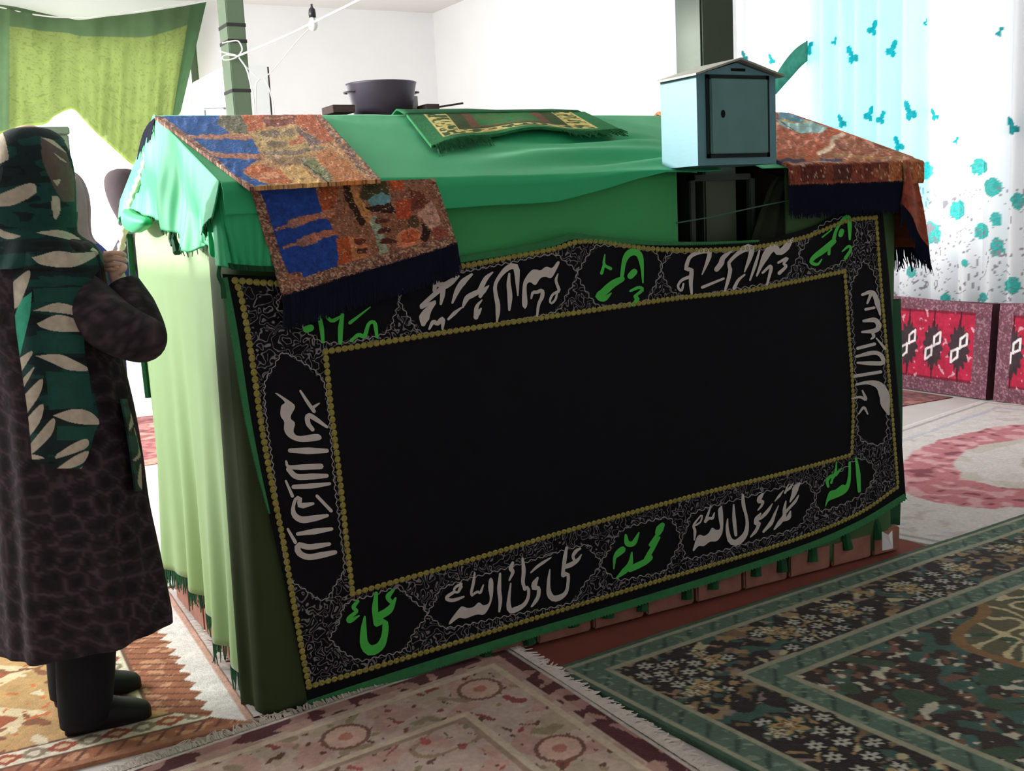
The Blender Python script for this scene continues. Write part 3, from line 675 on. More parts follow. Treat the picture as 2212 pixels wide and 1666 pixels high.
# ------------------------------------------------------------------ emerald satin over the gable roof
RN = np.array([0, -SL, 1.0]); RD = 1.43-2.80*SL                   # front roof slope: z = 1.43 + (y-2.80)*SL
def roof_pt(px, py, off=0.0): return on_plane(px, py, RN, RD+off)
M_em = mat('emerald_satin', (54, 182, 120), .55, .05, 3, .08, 500, sheen=.08, spec=.2)
em = empty('emerald_cloth', (2.0, 3.4, 1.5)); tag(em, 'emerald green satin cloth spread over the gable roof of the tomb', 'cloth')
xs = np.linspace(.745, 3.20, 330)
yv = np.r_[np.linspace(4.12, YR, 22)[:-1], np.linspace(YR, 2.795, 70)]
nd = 22
hemz = interp(xs, [(.7, 1.35), (1.354, 1.344), (1.713, 1.352), (1.926, 1.383), (2.10, 1.42), (2.2, 1.425), (3.3, 1.42)])
P = np.zeros((len(xs), len(yv)+nd, 3))
for i, x in enumerate(xs):
    P[i, :len(yv), 0] = x; P[i, :len(yv), 1] = yv; P[i, :len(yv), 2] = roof_z(yv)
    t = np.linspace(0, 1, nd+1)[1:]
    P[i, len(yv):, 0] = x; P[i, len(yv):, 1] = 2.795-.014*np.sin(np.minimum(t*3, 1)*math.pi/2); P[i, len(yv):, 2] = 1.428*(1-t)+hemz[i]*t
# sagging folds that gather towards the post
X_, Y_ = P[..., 0], P[..., 1]
w = np.clip((X_-1.45)/.5, 0, 1)*np.clip((2.35-X_)/.12, 0, 1)*np.clip((3.35-Y_)/.2, 0, 1)
ph = (Y_-2.8)*30-(X_-2.15)*9*np.clip(1-(Y_-2.8)/.6, 0, 1)
P[..., 2] += w*(.011*np.sin(ph)+.006*np.sin(ph*1.9+X_*7)) + .006*(fbm(X_*5, Y_*5, 3)-.5)
e = np.clip((X_-1.9)/.25, 0, 1)*np.clip((2.25-X_)/.08, 0, 1)
P[..., 1] -= .012*e*np.clip((2.95-Y_)/.15, 0, 1)
cx = (X_[:-1, :-1]+X_[1:, 1:])/2; cy = (Y_[:-1, :-1]+Y_[1:, 1:])/2
keep = ~((cx > 2.335) & (cx < 2.505) & (cy > 2.78) & (cy < 3.055))
keep &= ~((cx > 2.22) & (cx < 2.60) & (np.arange(P.shape[1]-1)[None, :] >= len(yv)))
grid('roof_sheet', P, M_em, em, thick=.003, keep=keep)
# gable drape over the left end, bulging and ragged at its hem
hem_px = [(262, 478), (275, 470), (292, 452), (330, 468), (362, 482), (400, 505), (404, 530), (424, 545), (440, 525), (458, 490), (478, 462), (505, 446), (522, 462), (535, 500)]
hp = on_x(np.array([p[0] for p in hem_px], float), np.array([p[1] for p in hem_px], float), .735)
o = np.argsort(hp[:, 1]); hy, hz_ = hp[o, 1], hp[o, 2]
ys = np.linspace(2.80, 4.14, 220); nv = 50
P = np.zeros((len(ys), nv, 3))
for i, y in enumerate(ys):
    zt = float(roof_z(y))+.004; zb = float(np.interp(y, hy, hz_)); zb = min(zb, zt-.02)
    for k, v in enumerate(np.linspace(0, 1, nv)):
        z = zt*(1-v)+zb*v; d = zt-z
        s = math.tanh(2.2*math.sin(y*21+math.sin(y*6)*2+d*3))*.5+math.tanh(2*math.sin(y*37+2-7*z))*.26
        out = .004+.05*(1-math.exp(-d*7))*(.55+.45*s)+.018*math.sin(y*11+d*14)*min(d*6, 1)
        P[i, k] = (.748-max(out, .003), y, z)
grid('gable_drape', P, M_em, em, thick=.003)
fr = MB()
for i in range(0, len(ys), 3):
    p = P[i, -1]; fr.tube([p, p+np.array([rng.normal(0, .003), rng.normal(0, .004), -.014])], [.0022, .0012], 3, False)
fr.build('hem_fringe', M_dkgreen, em)
# second fold falling straight at the front left corner, with its stitched hem
xs2 = np.linspace(0, 1, 90); P = np.zeros((90, 40, 3))
tp = resample([(.745, 3.02, 1.44), (.742, 2.90, 1.43), (.75, 2.81, 1.43), (.80, 2.79, 1.43), (.93, 2.788, 1.43)], 90)
bt_px = resample([(436, 520), (456, 545), (470, 574), (530, 583), (610, 586)], 90)
for i in range(90):
    b3 = on_x(np.array(bt_px[i, 0]), np.array(bt_px[i, 1]), .728) if i < 36 else on_y(np.array(bt_px[i, 0]), np.array(bt_px[i, 1]), 2.785)
    if 30 <= i < 42:
        a3 = on_x(np.array(bt_px[i, 0]), np.array(bt_px[i, 1]), .728); c3 = on_y(np.array(bt_px[i, 0]), np.array(bt_px[i, 1]), 2.785); q = (i-30)/12; b3 = a3*(1-q)+c3*q
    for k, v in enumerate(np.linspace(0, 1, 40)):
        p = tp[i]*(1-v)+b3*v
        f = .012*math.sin(i*.42+v*1.5)*v
        P[i, k] = p+np.array([-.6*f if i < 40 else 0, -abs(f)*.7, 0])
grid('corner_drape', P, M_em, em, thick=.003)
mb = MB()
for i in range(36, 88, 1):
    p = P[i, -1]; mb.tube([p+np.array([0, -.003, .012]), p+np.array([0.002, -.004, -.002])], .0022, 4, False)
mb.build('hem_stitching', M_dkgreen, em)
# loose corner loop and a dangling tie
mb = MB()
lp = [on_x(np.array(float(a)), np.array(float(b)), .72) for a, b in ((283, 450), (300, 462), (322, 470), (330, 482), (318, 495), (300, 503), (286, 492), (278, 474), (281, 455))]
c0 = np.mean(lp, 0)
rings = []
for s_, dx in ((1.0, 0), (.98, -.02), (.8, -.032), (.4, -.036)):
    rings.append([c0+(p-c0)*s_+np.array([dx, 0, 0]) for p in resample(lp, 24)])
mb.loft(rings); mb.build('folded_corner', M_em, em, True)
tie = [on_x(np.array(float(a)), np.array(float(b)), .735) for a, b in ((378, 500), (376, 515), (380, 530), (384, 546))]
mb = MB().tube(resample(tie, 14), np.linspace(.006, .014, 14), 6).tube(resample([t_+np.array([-.006, .02, .0]) for t_ in tie[:3]], 10), .006, 6)
mb.build('tie', M_dkgreen, em)
tie = [on_y(np.array(float(a)), np.array(float(b)), 2.775) for a, b in ((474, 575), (472, 596), (480, 615), (483, 645))]
mb = MB().tube(resample(tie, 14), np.linspace(.005, .008, 14), 6); mb.build('tie', M_dkgreen, em)
# cream fringe down the far edge of the gable
M_cream = mat('cream_lace', (240, 232, 205), .8, .06, 30)
pts = [on_x(np.array(float(a)), np.array(float(b)), .735) for a, b in ((322, 330), (306, 380), (290, 420), (276, 470), (266, 515), (258, 548))]
mb = MB(); q = resample(pts, 60); 
mb.tube(q+np.c_[np.zeros(60), .008*np.sin(np.arange(60)*.9), np.zeros(60)], .012+.004*np.sin(np.arange(60)*1.3), 7)
mb.build('lace_edge', M_cream, em, True)

# ------------------------------------------------------------------ rugs with woven pictures
M_rug = mat('woven_pile', rough=.95, var=.22, vscale=60, bump=.9, bscale=160, attr=True, gain=1.3, sheen=.15)
M_navy = mat('navy_fringe', (24, 27, 52), .9, .2, 40)
def mottle(c, x, y, amt, f, seed):
    n_ = fbm(x*f, y*f, seed, 3); return c*(1+amt*(n_-.5)*2)[..., None]
def paint(x, y, base, layers, wob=0.0, wf=.05):
    """x, y arrays; layers of ('P', polygon, rgb) ('S', points, width, rgb) ('E', cx, cy, rx, ry, rgb)"""
    xx = x+wob*(vnoise(x*wf, y*wf, 5)-.5)*2; yy = y+wob*(vnoise(x*wf, y*wf, 6)-.5)*2
    c = np.zeros(x.shape+(3,)); c[:] = lin(base)
    for L in layers:
        if L[0] == 'P': m_ = in_poly(xx, yy, L[1]); rgb = L[2]
        elif L[0] == 'S': m_ = seg_dist(xx, yy, L[1]) < L[2]/2; rgb = L[3]
        else: m_ = ((xx-L[1])/L[3])**2+((yy-L[2])/L[4])**2 < 1; rgb = L[5]
        c[m_] = lin(rgb)
    return c
def mosaic(c, x, y, f=1.0):
    """knotted outlines and pale flecks of a tapestry weave, weaker on the blue sky"""
    blue = c[..., 2] > c[..., 0]*1.6
    ln_ = np.abs(rn(x*.075*f, y*.075*f, 91)-.5) < .045; fk = rn(x*.15*f, y*.15*f, 92) > .87; dk = rn(x*.13*f, y*.13*f, 93) < .12
    c = np.where((ln_ & ~blue)[..., None], c*.42, c); c = np.where((dk & ~blue)[..., None], c*.55, c); c = np.where((fk & ~blue)[..., None], c*.35+lin((222, 196, 168))*.65, c)
    c = np.where((fk & blue)[..., None], c*1.35, c); return c
def crop4(P):
    p = to_px(P); return (p[..., 0]-320)*3.16, (p[..., 1]-230)*3.16
def bil(q, n, m):
    u = np.linspace(0, 1, n)[:, None, None]; v = np.linspace(0, 1, m)[None, :, None]; a, b, c, d = [np.array(t, float) for t in q]
    return (1-u)*(1-v)*a+u*(1-v)*b+u*v*c+(1-u)*v*d
BR1, BR2, OR, BL, TAN = (150, 100, 84), (124, 78, 62), (184, 92, 46), (16, 82, 152), (186, 146, 98)
def border_mix(c, m_, x, y, s):
    n1 = vnoise(x*.09, y*.09, s); n2 = vnoise(x*.16, y*.16, s+1)
    cc = np.where((n1 > .55)[..., None], lin((178, 140, 112)), lin((132, 84, 70))); cc = np.where((n2 > .7)[..., None], lin((96, 74, 66)), cc)
    c[m_] = cc[m_]; return c
# rug lying on the slope
q = [roof_pt(np.array(float(a)), np.array(float(b)), .012) for a, b in ((334, 251), (693, 247), (823, 388), (538, 404))]
n, m = 190, 170
P = bil(q, n, m); x, y = crop4(P)
L1 = [('P', [(690, 180), (1010, 130), (1190, 250), (1090, 340), (800, 340)], (190, 158, 104)),
 ('P', [(80, 40), (490, 40), (470, 120), (560, 190), (210, 205)], BL), ('P', [(280, 218), (720, 225), (768, 330), (420, 322)], BL),
 ('P', [(440, 345), (760, 362), (700, 400), (650, 450), (700, 490), (830, 540), (600, 560), (540, 500), (480, 400)], BL),
 ('P', [(465, 110), (500, 60), (620, 45), (690, 185), (580, 180), (500, 150)], (102, 98, 74)),
 ('S', [(240, 205), (700, 208)], 26, (188, 128, 104)), ('S', [(400, 318), (520, 335), (770, 345)], 34, (178, 116, 90)),
 ('P', [(620, 40), (785, 40), (785, 150), (690, 165)], OR), ('P', [(985, 40), (1170, 40), (1260, 230), (1190, 250), (1010, 115)], OR),
 ('P', [(780, 40), (985, 40), (1005, 120), (800, 142)], (132, 62, 40)), ('S', [(800, 80), (980, 75)], 12, (190, 120, 80)),
 ('E', 830, 185, 70, 26, (128, 104, 78)), ('E', 960, 180, 50, 26, (150, 120, 84)), ('E', 880, 255, 75, 26, (136, 110, 80)), ('E', 1010, 245, 50, 22, (196, 110, 60)), ('E', 1060, 205, 40, 20, (204, 96, 52)),
 ('P', [(1010, 130), (1190, 250), (1120, 275), (1030, 190)], (120, 92, 84)), ('S', [(800, 320), (1000, 315), (1190, 285)], 26, (142, 118, 100)),
 ('P', [(800, 340), (1090, 335), (1190, 400), (1040, 400), (900, 400)], (160, 126, 88)),
 ('P', [(1040, 375), (1150, 350), (1280, 490), (1200, 510)], (128, 130, 84)), ('P', [(900, 420), (1020, 390), (1180, 520), (960, 530)], (220, 172, 104)),
 ('P', [(650, 440), (690, 408), (800, 400), (900, 430), (990, 520), (850, 530), (720, 495)], (196, 104, 50)), ('E', 830, 470, 70, 26, (222, 150, 104)),
 ('P', [(1150, 330), (1250, 290), (1500, 510), (1300, 530), (1180, 400)], (192, 118, 62)), ('S', [(1050, 370), (1230, 520)], 8, (70, 70, 50))]
c = paint(x, y, (190, 138, 88), L1, 9, .03)
bm_ = (seg_dist(x, y, [(1175, 50), (1450, 390), (1600, 510)]) < 38); c = border_mix(c, bm_ & (vnoise(x*.07, y*.07, 9) > .35), x, y, 21)
bm_ = (seg_dist(x, y, [(30, 60), (180, 170), (400, 330), (560, 490), (690, 560)]) < 34); c = border_mix(c, bm_, x, y, 31)
c = mosaic(c, x, y); c = mottle(c, x, y, .35, .045, 4); c = mottle(c, x, y, .25, .16, 8)
P[..., 2] += .0012*(vnoise(x*.03, y*.03, 2)-.5)+.001*(vnoise(x*.2, y*.2, 3)-.5)
rug1 = empty('prayer_rug', tuple(P.mean((0, 1)))); tag(rug1, 'woven picture rug with blue sky and minarets lying on the left roof slope', 'rug', 'woven picture rugs on the tomb')
grid('pile', P, M_rug, rug1, col=c, skirt=(0, 0, -.010))
fb = [on_x(np.array(float(a)), np.array(float(b)), .74) for a, b in ((334, 256), (322, 268), (312, 285), (306, 305))]
fringe('fringe', fb, (-.3, .2, -1), M_navy, rug1, 70, .05, .006, .4)
# rug hanging over the eave in front
q_px = [(541, 403), (940, 386), (987, 526), (612, 640)]
n, m = 200, 130
tp = resample([on_y(np.array(float(a)), np.array(float(b)), 2.772) for a, b in ((541, 403), (700, 397), (820, 391), (940, 386))], n)
bp = resample([on_y(np.array(float(a)), np.array(float(b)), 2.772) for a, b in ((612, 640), (750, 598), (860, 566), (987, 526))], n)
v = np.linspace(0, 1, m)[None, :, None]
P = tp[:, None]*(1-v)+bp[:, None]*v
x, y = crop4(P)
L2 = [('P', [(1140, 520), (1300, 520), (1310, 700), (1260, 770), (1190, 720)], (166, 84, 48)),
 ('P', [(735, 540), (1140, 530), (1152, 600), (1190, 720), (1250, 820), (1300, 900), (1290, 1105), (1170, 1130), (1070, 1190), (1035, 1135), (960, 1145), (905, 1010), (830, 790)], (34, 66, 138)),
 ('S', [(875, 838), (960, 815), (1300, 715)], 22, (176, 116, 96)), ('S', [(985, 800), (1070, 775)], 62, (158, 110, 98)), ('S', [(1060, 778), (1310, 708)], 46, (184, 114, 88)),
 ('S', [(930, 968), (1010, 940), (1300, 850)], 22, (176, 116, 96)), ('S', [(1040, 930), (1130, 900)], 62, (158, 110, 98)), ('S', [(1120, 900), (1310, 845)], 48, (184, 114, 88)),
 ('P', [(1280, 900), (1400, 880), (1490, 940), (1450, 1085), (1300, 1115)], (178, 84, 46)), ('P', [(1370, 900), (1480, 880), (1510, 1060), (1400, 1080)], (190, 118, 80)),
 ('P', [(1300, 530), (1350, 530), (1450, 760), (1480, 870), (1320, 870), (1270, 720)], (148, 98, 74)),
 ('S', [(1400, 540), (1440, 650), (1510, 770)], 56, (196, 134, 80)), ('S', [(1352, 525), (1375, 640), (1460, 790)], 48, (60, 36, 26)),
 ('P', [(1460, 520), (1625, 510), (1655, 610), (1560, 660), (1450, 625)], (70, 66, 40)), ('P', [(1470, 690), (1660, 650), (1690, 730), (1520, 720)], (62, 36, 30)), ('P', [(1500, 640), (1590, 585), (1665, 610), (1650, 660), (1530, 682)], (106, 150, 154)),
 ('P', [(1640, 505), (1750, 498), (1745, 570), (1660, 570)], (184, 84, 46)), ('P', [(1740, 500), (1900, 490), (1900, 560), (1760, 560)], (150, 104, 84)),
 ('P', [(1780, 560), (1890, 590), (1890, 690), (1800, 710)], (118, 62, 46)), ('P', [(1690, 640), (1795, 628), (1790, 770), (1690, 770)], (184, 78, 50)),
 ('P', [(1660, 790), (1790, 760), (1830, 800), (1680, 850)], (140, 90, 66)), ('E', 1810, 790, 40, 48, (86, 66, 46)), ('S', [(1545, 780), (1580, 880), (1620, 1010)], 62, (146, 156, 132)),
 ('E', 1600, 780, 50, 20, (92, 44, 36)), ('E', 1610, 850, 50, 22, (86, 42, 34)), ('E', 1640, 920, 55, 22, (92, 44, 36)), ('E', 1450, 920, 44, 24, (104, 50, 38)), ('E', 1465, 985, 44, 22, (96, 46, 36)),
 ('E', 1785, 905, 95, 75, (206, 128, 92)), ('E', 1785, 890, 62, 46, (196, 92, 58)), ('P', [(1870, 770), (1930, 860), (1890, 930), (1860, 900)], (58, 36, 34)), ('P', [(1820, 740), (1940, 640), (2000, 800), (1930, 850), (1870, 760)], (196, 148, 128)),
 ('P', [(1930, 830), (2080, 850), (2090, 930), (1960, 960)], (150, 78, 64))]
c = paint(x, y, (150, 98, 76), L2, 8, .03)
c = border_mix(c, seg_dist(x, y, [(1960, 480), (2030, 700), (2100, 940)]) < 30, x, y, 41)
c = border_mix(c, seg_dist(x, y, [(930, 1285), (1080, 1210), (1340, 1120), (2110, 920)]) < 46, x, y, 51)
c = border_mix(c, seg_dist(x, y, [(705, 530), (760, 650), (840, 900), (930, 1230)]) < 32, x, y, 61)
c = mosaic(c, x, y); c = mottle(c, x, y, .35, .045, 14); c = mottle(c, x, y, .25, .16, 18)
P[..., 1] -= .003*(vnoise(x*.05, y*.05, 2)-.5)+.002*(vnoise(x*.2, y*.2, 3)-.5)+.006*np.sin(np.linspace(0, 1, n)*9)[:, None]*np.linspace(0, 1, m)[None]
rug2 = empty('prayer_rug', tuple(P.mean((0, 1)))); tag(rug2, 'woven picture rug with two minarets hanging over the front eave above a navy fringe', 'rug', 'woven picture rugs on the tomb')
grid('pile', P, M_rug, rug2, col=c, skirt=(0, .012, 0))
fringe('fringe', P[:, -1]+np.array([0, .002, .004]), (.03, 0, -1), M_navy, rug2, 900, .085, .0048, .12)
# rug on the right end
n, m = 150, 130
xa = np.linspace(2.60, 3.235, n); P = np.zeros((n, m, 3))
drop0 = .088
for k, v in enumerate(np.linspace(0, 1, m)):
    s_ = v*(.72+drop0)
    yy = YR+.05-s_
    if yy > 2.775: P[:, k] = np.c_[xa, np.full(n, yy), roof_z(yy)+.014+0*xa]
    else: P[:, k] = np.c_[xa, np.full(n, 2.772), np.full(n, float(roof_z(2.775))+.014-(2.775-yy)-.004)]
p_ = to_px(P); x, y = (p_[..., 0]-1600)*3.47, p_[..., 1]*3.47
L3 = [('P', [(260, 790), (480, 815), (530, 860), (260, 900)], (150, 70, 46)), ('P', [(290, 850), (480, 830), (560, 900), (420, 925), (290, 900)], (84, 140, 160)), ('S', [(300, 890), (420, 920), (540, 900)], 14, (190, 160, 70)),
 ('P', [(270, 890), (420, 925), (560, 900), (660, 945), (600, 1010), (420, 1000), (300, 930)], (150, 190, 186)), ('S', [(300, 900), (420, 1000), (610, 1015)], 8, (60, 60, 60)),
 ('P', [(270, 930), (410, 1000), (610, 1010), (560, 1130), (270, 1200)], (178, 88, 46)), ('P', [(660, 945), (740, 990), (640, 1130), (470, 1205), (560, 1060)], (198, 92, 44)), ('S', [(760, 1005), (700, 1030), (670, 1100), (590, 1145)], 34, (232, 202, 172)),
 ('P', [(740, 1020), (980, 1060), (1180, 1150), (1100, 1215), (700, 1180), (680, 1110)], (164, 88, 50)), ('S', [(700, 1150), (1000, 1190), (1210, 1180)], 26, (176, 122, 70)),
 ('S', [(272, 1200), (480, 1195)], 24, (62, 52, 84)), ('S', [(600, 1205), (750, 1195)], 22, (62, 52, 84)), ('S', [(370, 1222), (760, 1212)], 8, (190, 150, 130)),
 ('P', [(260, 1228), (1115, 1215), (1110, 1380), (260, 1410)], (128, 62, 46)), ('P', [(440, 1240), (620, 1235), (620, 1350), (440, 1370)], (96, 38, 30)), ('P', [(690, 1235), (830, 1230), (830, 1355), (690, 1360)], (84, 40, 34)), ('P', [(930, 1225), (1060, 1220), (1060, 1350), (930, 1355)], (104, 44, 34)),
 ('E', 1040, 1300, 60, 40, (150, 90, 60))]
c = paint(x, y, (172, 100, 58), L3, 10, .02); c = mosaic(c, x, y, .8); c = mottle(c, x, y, .4, .03, 24); c = mottle(c, x, y, .25, .1, 28)
P[..., 2] += .004*(vnoise(x*.03, y*.03, 2)-.5)+.002*(vnoise(x*.12, y*.12, 3)-.5)
rug3 = empty('prayer_rug', tuple(P.mean((0, 1)))); tag(rug3, 'orange and brown woven picture rug over the right end of the tomb roof', 'rug', 'woven picture rugs on the tomb')
grid('pile', P, M_rug, rug3, col=c, skirt=(0, 0.004, -.010))
fringe('front_fringe', P[:125, -1]+np.array([0, .002, .002]), (.1, 0, -1), M_navy, rug3, 520, .10, .005, .15)
# the corner of that rug falling over the right end
n, m = 60, 80
P = np.zeros((n, m, 3))
for i, u in enumerate(np.linspace(0, 1, n)):
    top = np.array([3.12+.12*u, 2.770+.05*u, 1.438+.004*u]) if u < .7 else np.array([3.235, 2.80+(u-.7)*2.2, float(roof_z(2.80+(u-.7)*2.2))+.014])
    bot = np.array([3.10+.19*min(u/.7, 1), 2.755+.06*u, 1.29-.16*min(u/.7, 1)]) if u < .7 else np.array([3.29, 2.797+(u-.7)*2.0, 1.13])
    for k, v in enumerate(np.linspace(0, 1, m)):
        P[i, k] = top*(1-v)+bot*v+np.array([.012*math.sin(v*math.pi), -.01*math.sin(u*9), 0])
p_ = to_px(P); x, y = (p_[..., 0]-1600)*3.47, p_[..., 1]*3.47
c = paint(x, y, (140, 64, 42), [('P', [(1100, 1190), (1230, 1180), (1240, 1330), (1180, 1420), (1120, 1380)], (150, 108, 68)), ('E', 1200, 1540, 60, 90, (120, 46, 34))], 12, .02); c = mottle(c, x, y, .5, .03, 34); c = mottle(c, x, y, .3, .1, 38)
grid('fallen_corner', P, M_rug, rug3, col=c, thick=.006)
fringe('corner_fringe', P[:, -1], (.12, 0, -1), M_navy, rug3, 240, .075, .006, .3)
# small green prayer mat over the ridge
M_mat2 = mat('woven_mat', rough=.95, var=.12, vscale=60, bump=.5, bscale=200, attr=True)
q = [roof_pt(np.array(float(a)), np.array(float(b)), .022) for a, b in ((878, 247), (1262, 241), (1340, 286), (932, 318))]
n, m = 180, 90
P = bil(q, n, m); P[..., 1] = np.minimum(P[..., 1], YR-.004); P[..., 2] = roof_z(P[..., 1])+.022
uu = np.linspace(0, 1, n)[:, None]+np.zeros((1, m)); vv = np.linspace(0, 1, m)[None]+np.zeros((n, 1))
edge = .10*np.sin(uu*math.pi)*np.clip(vv*1.5-.2, 0, 1); P[..., 1] += edge*.9; P[..., 2] += edge*.9*SL+.012*np.sin(uu*7+.6)**2*vv
x = uu*100; y = vv*100; dl = np.minimum(np.minimum(x, 100-x)*1.0, (100-y)*.9)
c = np.zeros((n, m, 3)); c[:] = lin((36, 118, 66))
def band(a, b_, rgb):
    m_ = (dl > a) & (dl < b_); c[m_] = lin(rgb)
band(8.5, 21, (226, 206, 128)); 
fl = (dl > 10) & (dl < 20) & (vnoise(x*.42, y*.30, 3) > .5); c[fl] = lin((62, 92, 46))
band(20.5, 28, (62, 84, 44)); band(28, 33, (120, 82, 62)); band(33, 100, (46, 126, 66))
fl = (dl > 33) & (vnoise(x*.3, y*.3, 8) > .68); c[fl] = lin((96, 110, 60))
c = mottle(c, x, y, .25, .5, 4)
pm = empty('prayer_mat', tuple(P.mean((0, 1)))); tag(pm, 'small dark green prayer mat with a cream patterned border draped at the ridge', 'rug')
grid('pile', P, M_mat2, pm, col=c, skirt=(0, 0, -.008))
M_gfr = mat('green_mat_fringe', (24, 96, 54), .9, .2, 40)
fringe('fringe', P[4:60, -1], (.05, -.6, -.5), M_gfr, pm, 90, .04, .005, .5)
fringe('fringe', P[130:, -1], (.3, -.6, -.4), M_gfr, pm, 60, .035, .005, .5)
# back flap of that mat past the ridge
Pb = np.zeros((40, 12, 3)); a_ = P[::5, 0][:36]
Pb = np.zeros((36, 12, 3))
for k, v in enumerate(np.linspace(0, 1, 12)):
    Pb[:, k] = a_; Pb[:, k, 1] = a_[:, 1]+.22*v; Pb[:, k, 2] = roof_z(a_[:, 1]+.22*v)+.020
grid('back_flap', Pb, M_gfr, pm, thick=.006)

# ------------------------------------------------------------------ blue donation box
M_box = mat('teal_enamel', (92, 142, 152), .45, .06, 10, .06, 120, spec=.4)
M_boxd = mat('teal_enamel_door', (96, 140, 140), .5, .08, 14, .08, 120)
M_lidm = mat('grey_painted_lid', (158, 158, 148), .5, .06, 10)
M_black = mat('black_void', (12, 12, 12), .9, 0, 1)
yb = 2.655
A = on_y(np.array(1508.), np.array(358.), yb); B = on_y(np.array(1677.), np.array(357.), yb); Tq = on_y(np.array(1508.), np.array(162.), yb); G = on_y(np.array(1598.), np.array(131.), yb)
bx0, bx1, bz0, bz1, gz = A[0], B[0], A[2], Tq[2], G[2]; bd = .175; gx = (bx0+bx1)/2
box = empty('donation_box', (gx, yb+bd/2, bz0)); tag(box, 'pale blue metal donation box with pitched lid and small locked door', 'box')
body = MB().prism([(bx0, yb, bz0), (bx1, yb, bz0), (bx1, yb, bz1), (gx, yb, gz-.006), (bx0, yb, bz1)], (0, bd, 0)); body.build('body', M_box, box)
dx0, dx1 = bx0+.045, bx1-.045*.9; dz0, dz1 = bz0+.033, bz1-.01
fr_ = MB()
for a, b in (((dx0-.012, dz0-.012), (dx0, dz1+.012)), ((dx1, dz0-.012), (dx1+.012, dz1+.012)), ((dx0-.012, dz0-.012), (dx1+.012, dz0)), ((dx0-.012, dz1), (dx1+.012, dz1+.012))):
    fr_.box((a[0], yb-.004, a[1]), (b[0], yb, b[1]))
fr_.build('door_gap', mat('dark_gap', (24, 38, 38), .8), box)
door = MB().box((dx0, yb-.012, dz0), (dx1, yb-.001, dz1), .003).build('door', M_boxd, box)
kp = on_y(np.array(1562.), np.array(246.), yb-.012)
MB().loft([[kp+np.array([.008*math.cos(t), -.001, .012*math.sin(t)]) for t in np.linspace(0, 2*math.pi, 13)[:-1]], [kp+np.array([.008*math.cos(t), .004, .012*math.sin(t)]) for t in np.linspace(0, 2*math.pi, 13)[:-1]]]).build('keyhole', M_black, door)
sl_ = on_y(np.array(1594.), np.array(151.), yb)
MB().box((sl_[0]-.027, yb-.002, sl_[2]-.004), (sl_[0]+.027, yb+.002, sl_[2]+.004)).build('coin_slot', M_black, box)
ov = .022; th = .006
for sgn, xe in ((-1, bx0-.018), (1, bx1+.018)):
    ze = bz1-.018*(gz-bz1)/(gx-bx0)+.002
    MB().prism([(gx, yb-ov, gz), (xe, yb-ov, ze), (xe, yb-ov, ze+th), (gx, yb-ov, gz+th)], (0, bd+ov+.01, 0)).build('lid_slope', M_lidm, box)

# ------------------------------------------------------------------ curtains
M_gcur = mat('lime_curtain', rough=.8, var=.10, vscale=9, attr=True, translucent=.2, bump=.2, bscale=30)
top = resample([(-60, 4), (0, 10), (40, 16), (100, 30), (150, 40), (175, 43), (230, 36), (300, 28), (380, 16), (446, 4)], 200)
bot = resample([(-70, 300), (0, 290), (50, 275), (98, 268), (120, 250), (156, 236), (180, 258), (205, 284), (250, 325), (290, 357), (320, 345), (345, 318), (372, 270), (390, 245)], 200)
nv = 120; P = np.zeros((200, nv, 3)); v = np.linspace(0, 1, nv)
tt = np.linspace(0, 1, 200)
for k in range(nv):
    px = top[:, 0]*(1-v[k])+bot[:, 0]*v[k]; py = top[:, 1]*(1-v[k])+bot[:, 1]*v[k]
    fold = .05*np.sin(tt*62+2*np.sin(tt*9))*(.35+.65*v[k])+.05*np.sin(tt*23+v[k]*3)
    P[:, k] = on_y(px, py, 12.86+fold*.8)
T2, V2 = np.meshgrid(tt, v, indexing='ij')
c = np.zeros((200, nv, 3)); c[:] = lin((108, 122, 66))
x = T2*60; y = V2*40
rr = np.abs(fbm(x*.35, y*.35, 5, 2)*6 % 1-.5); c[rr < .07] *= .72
c[(V2 < .16)] = lin((72, 94, 62)); c[(T2 > .93)] = lin((60, 88, 56)); c[(T2 < .16)] = lin((80, 104, 70)); c[V2 > .975] = lin((120, 140, 62))  # top and sides darkened where less doorway light comes through
gc = empty('swag_curtain', tuple(on_y(np.array(220.), np.array(36.), 12.86))); tag(gc, 'lime green curtain drawn up in a swag over the bright doorway', 'curtain')
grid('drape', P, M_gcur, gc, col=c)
mb = MB().tube(on_y(*resample([(-60, 3), (150, 38), (446, 2)], 40).T, 12.84), .008, 6); mb.build('hanging_string', M_frame, gc)

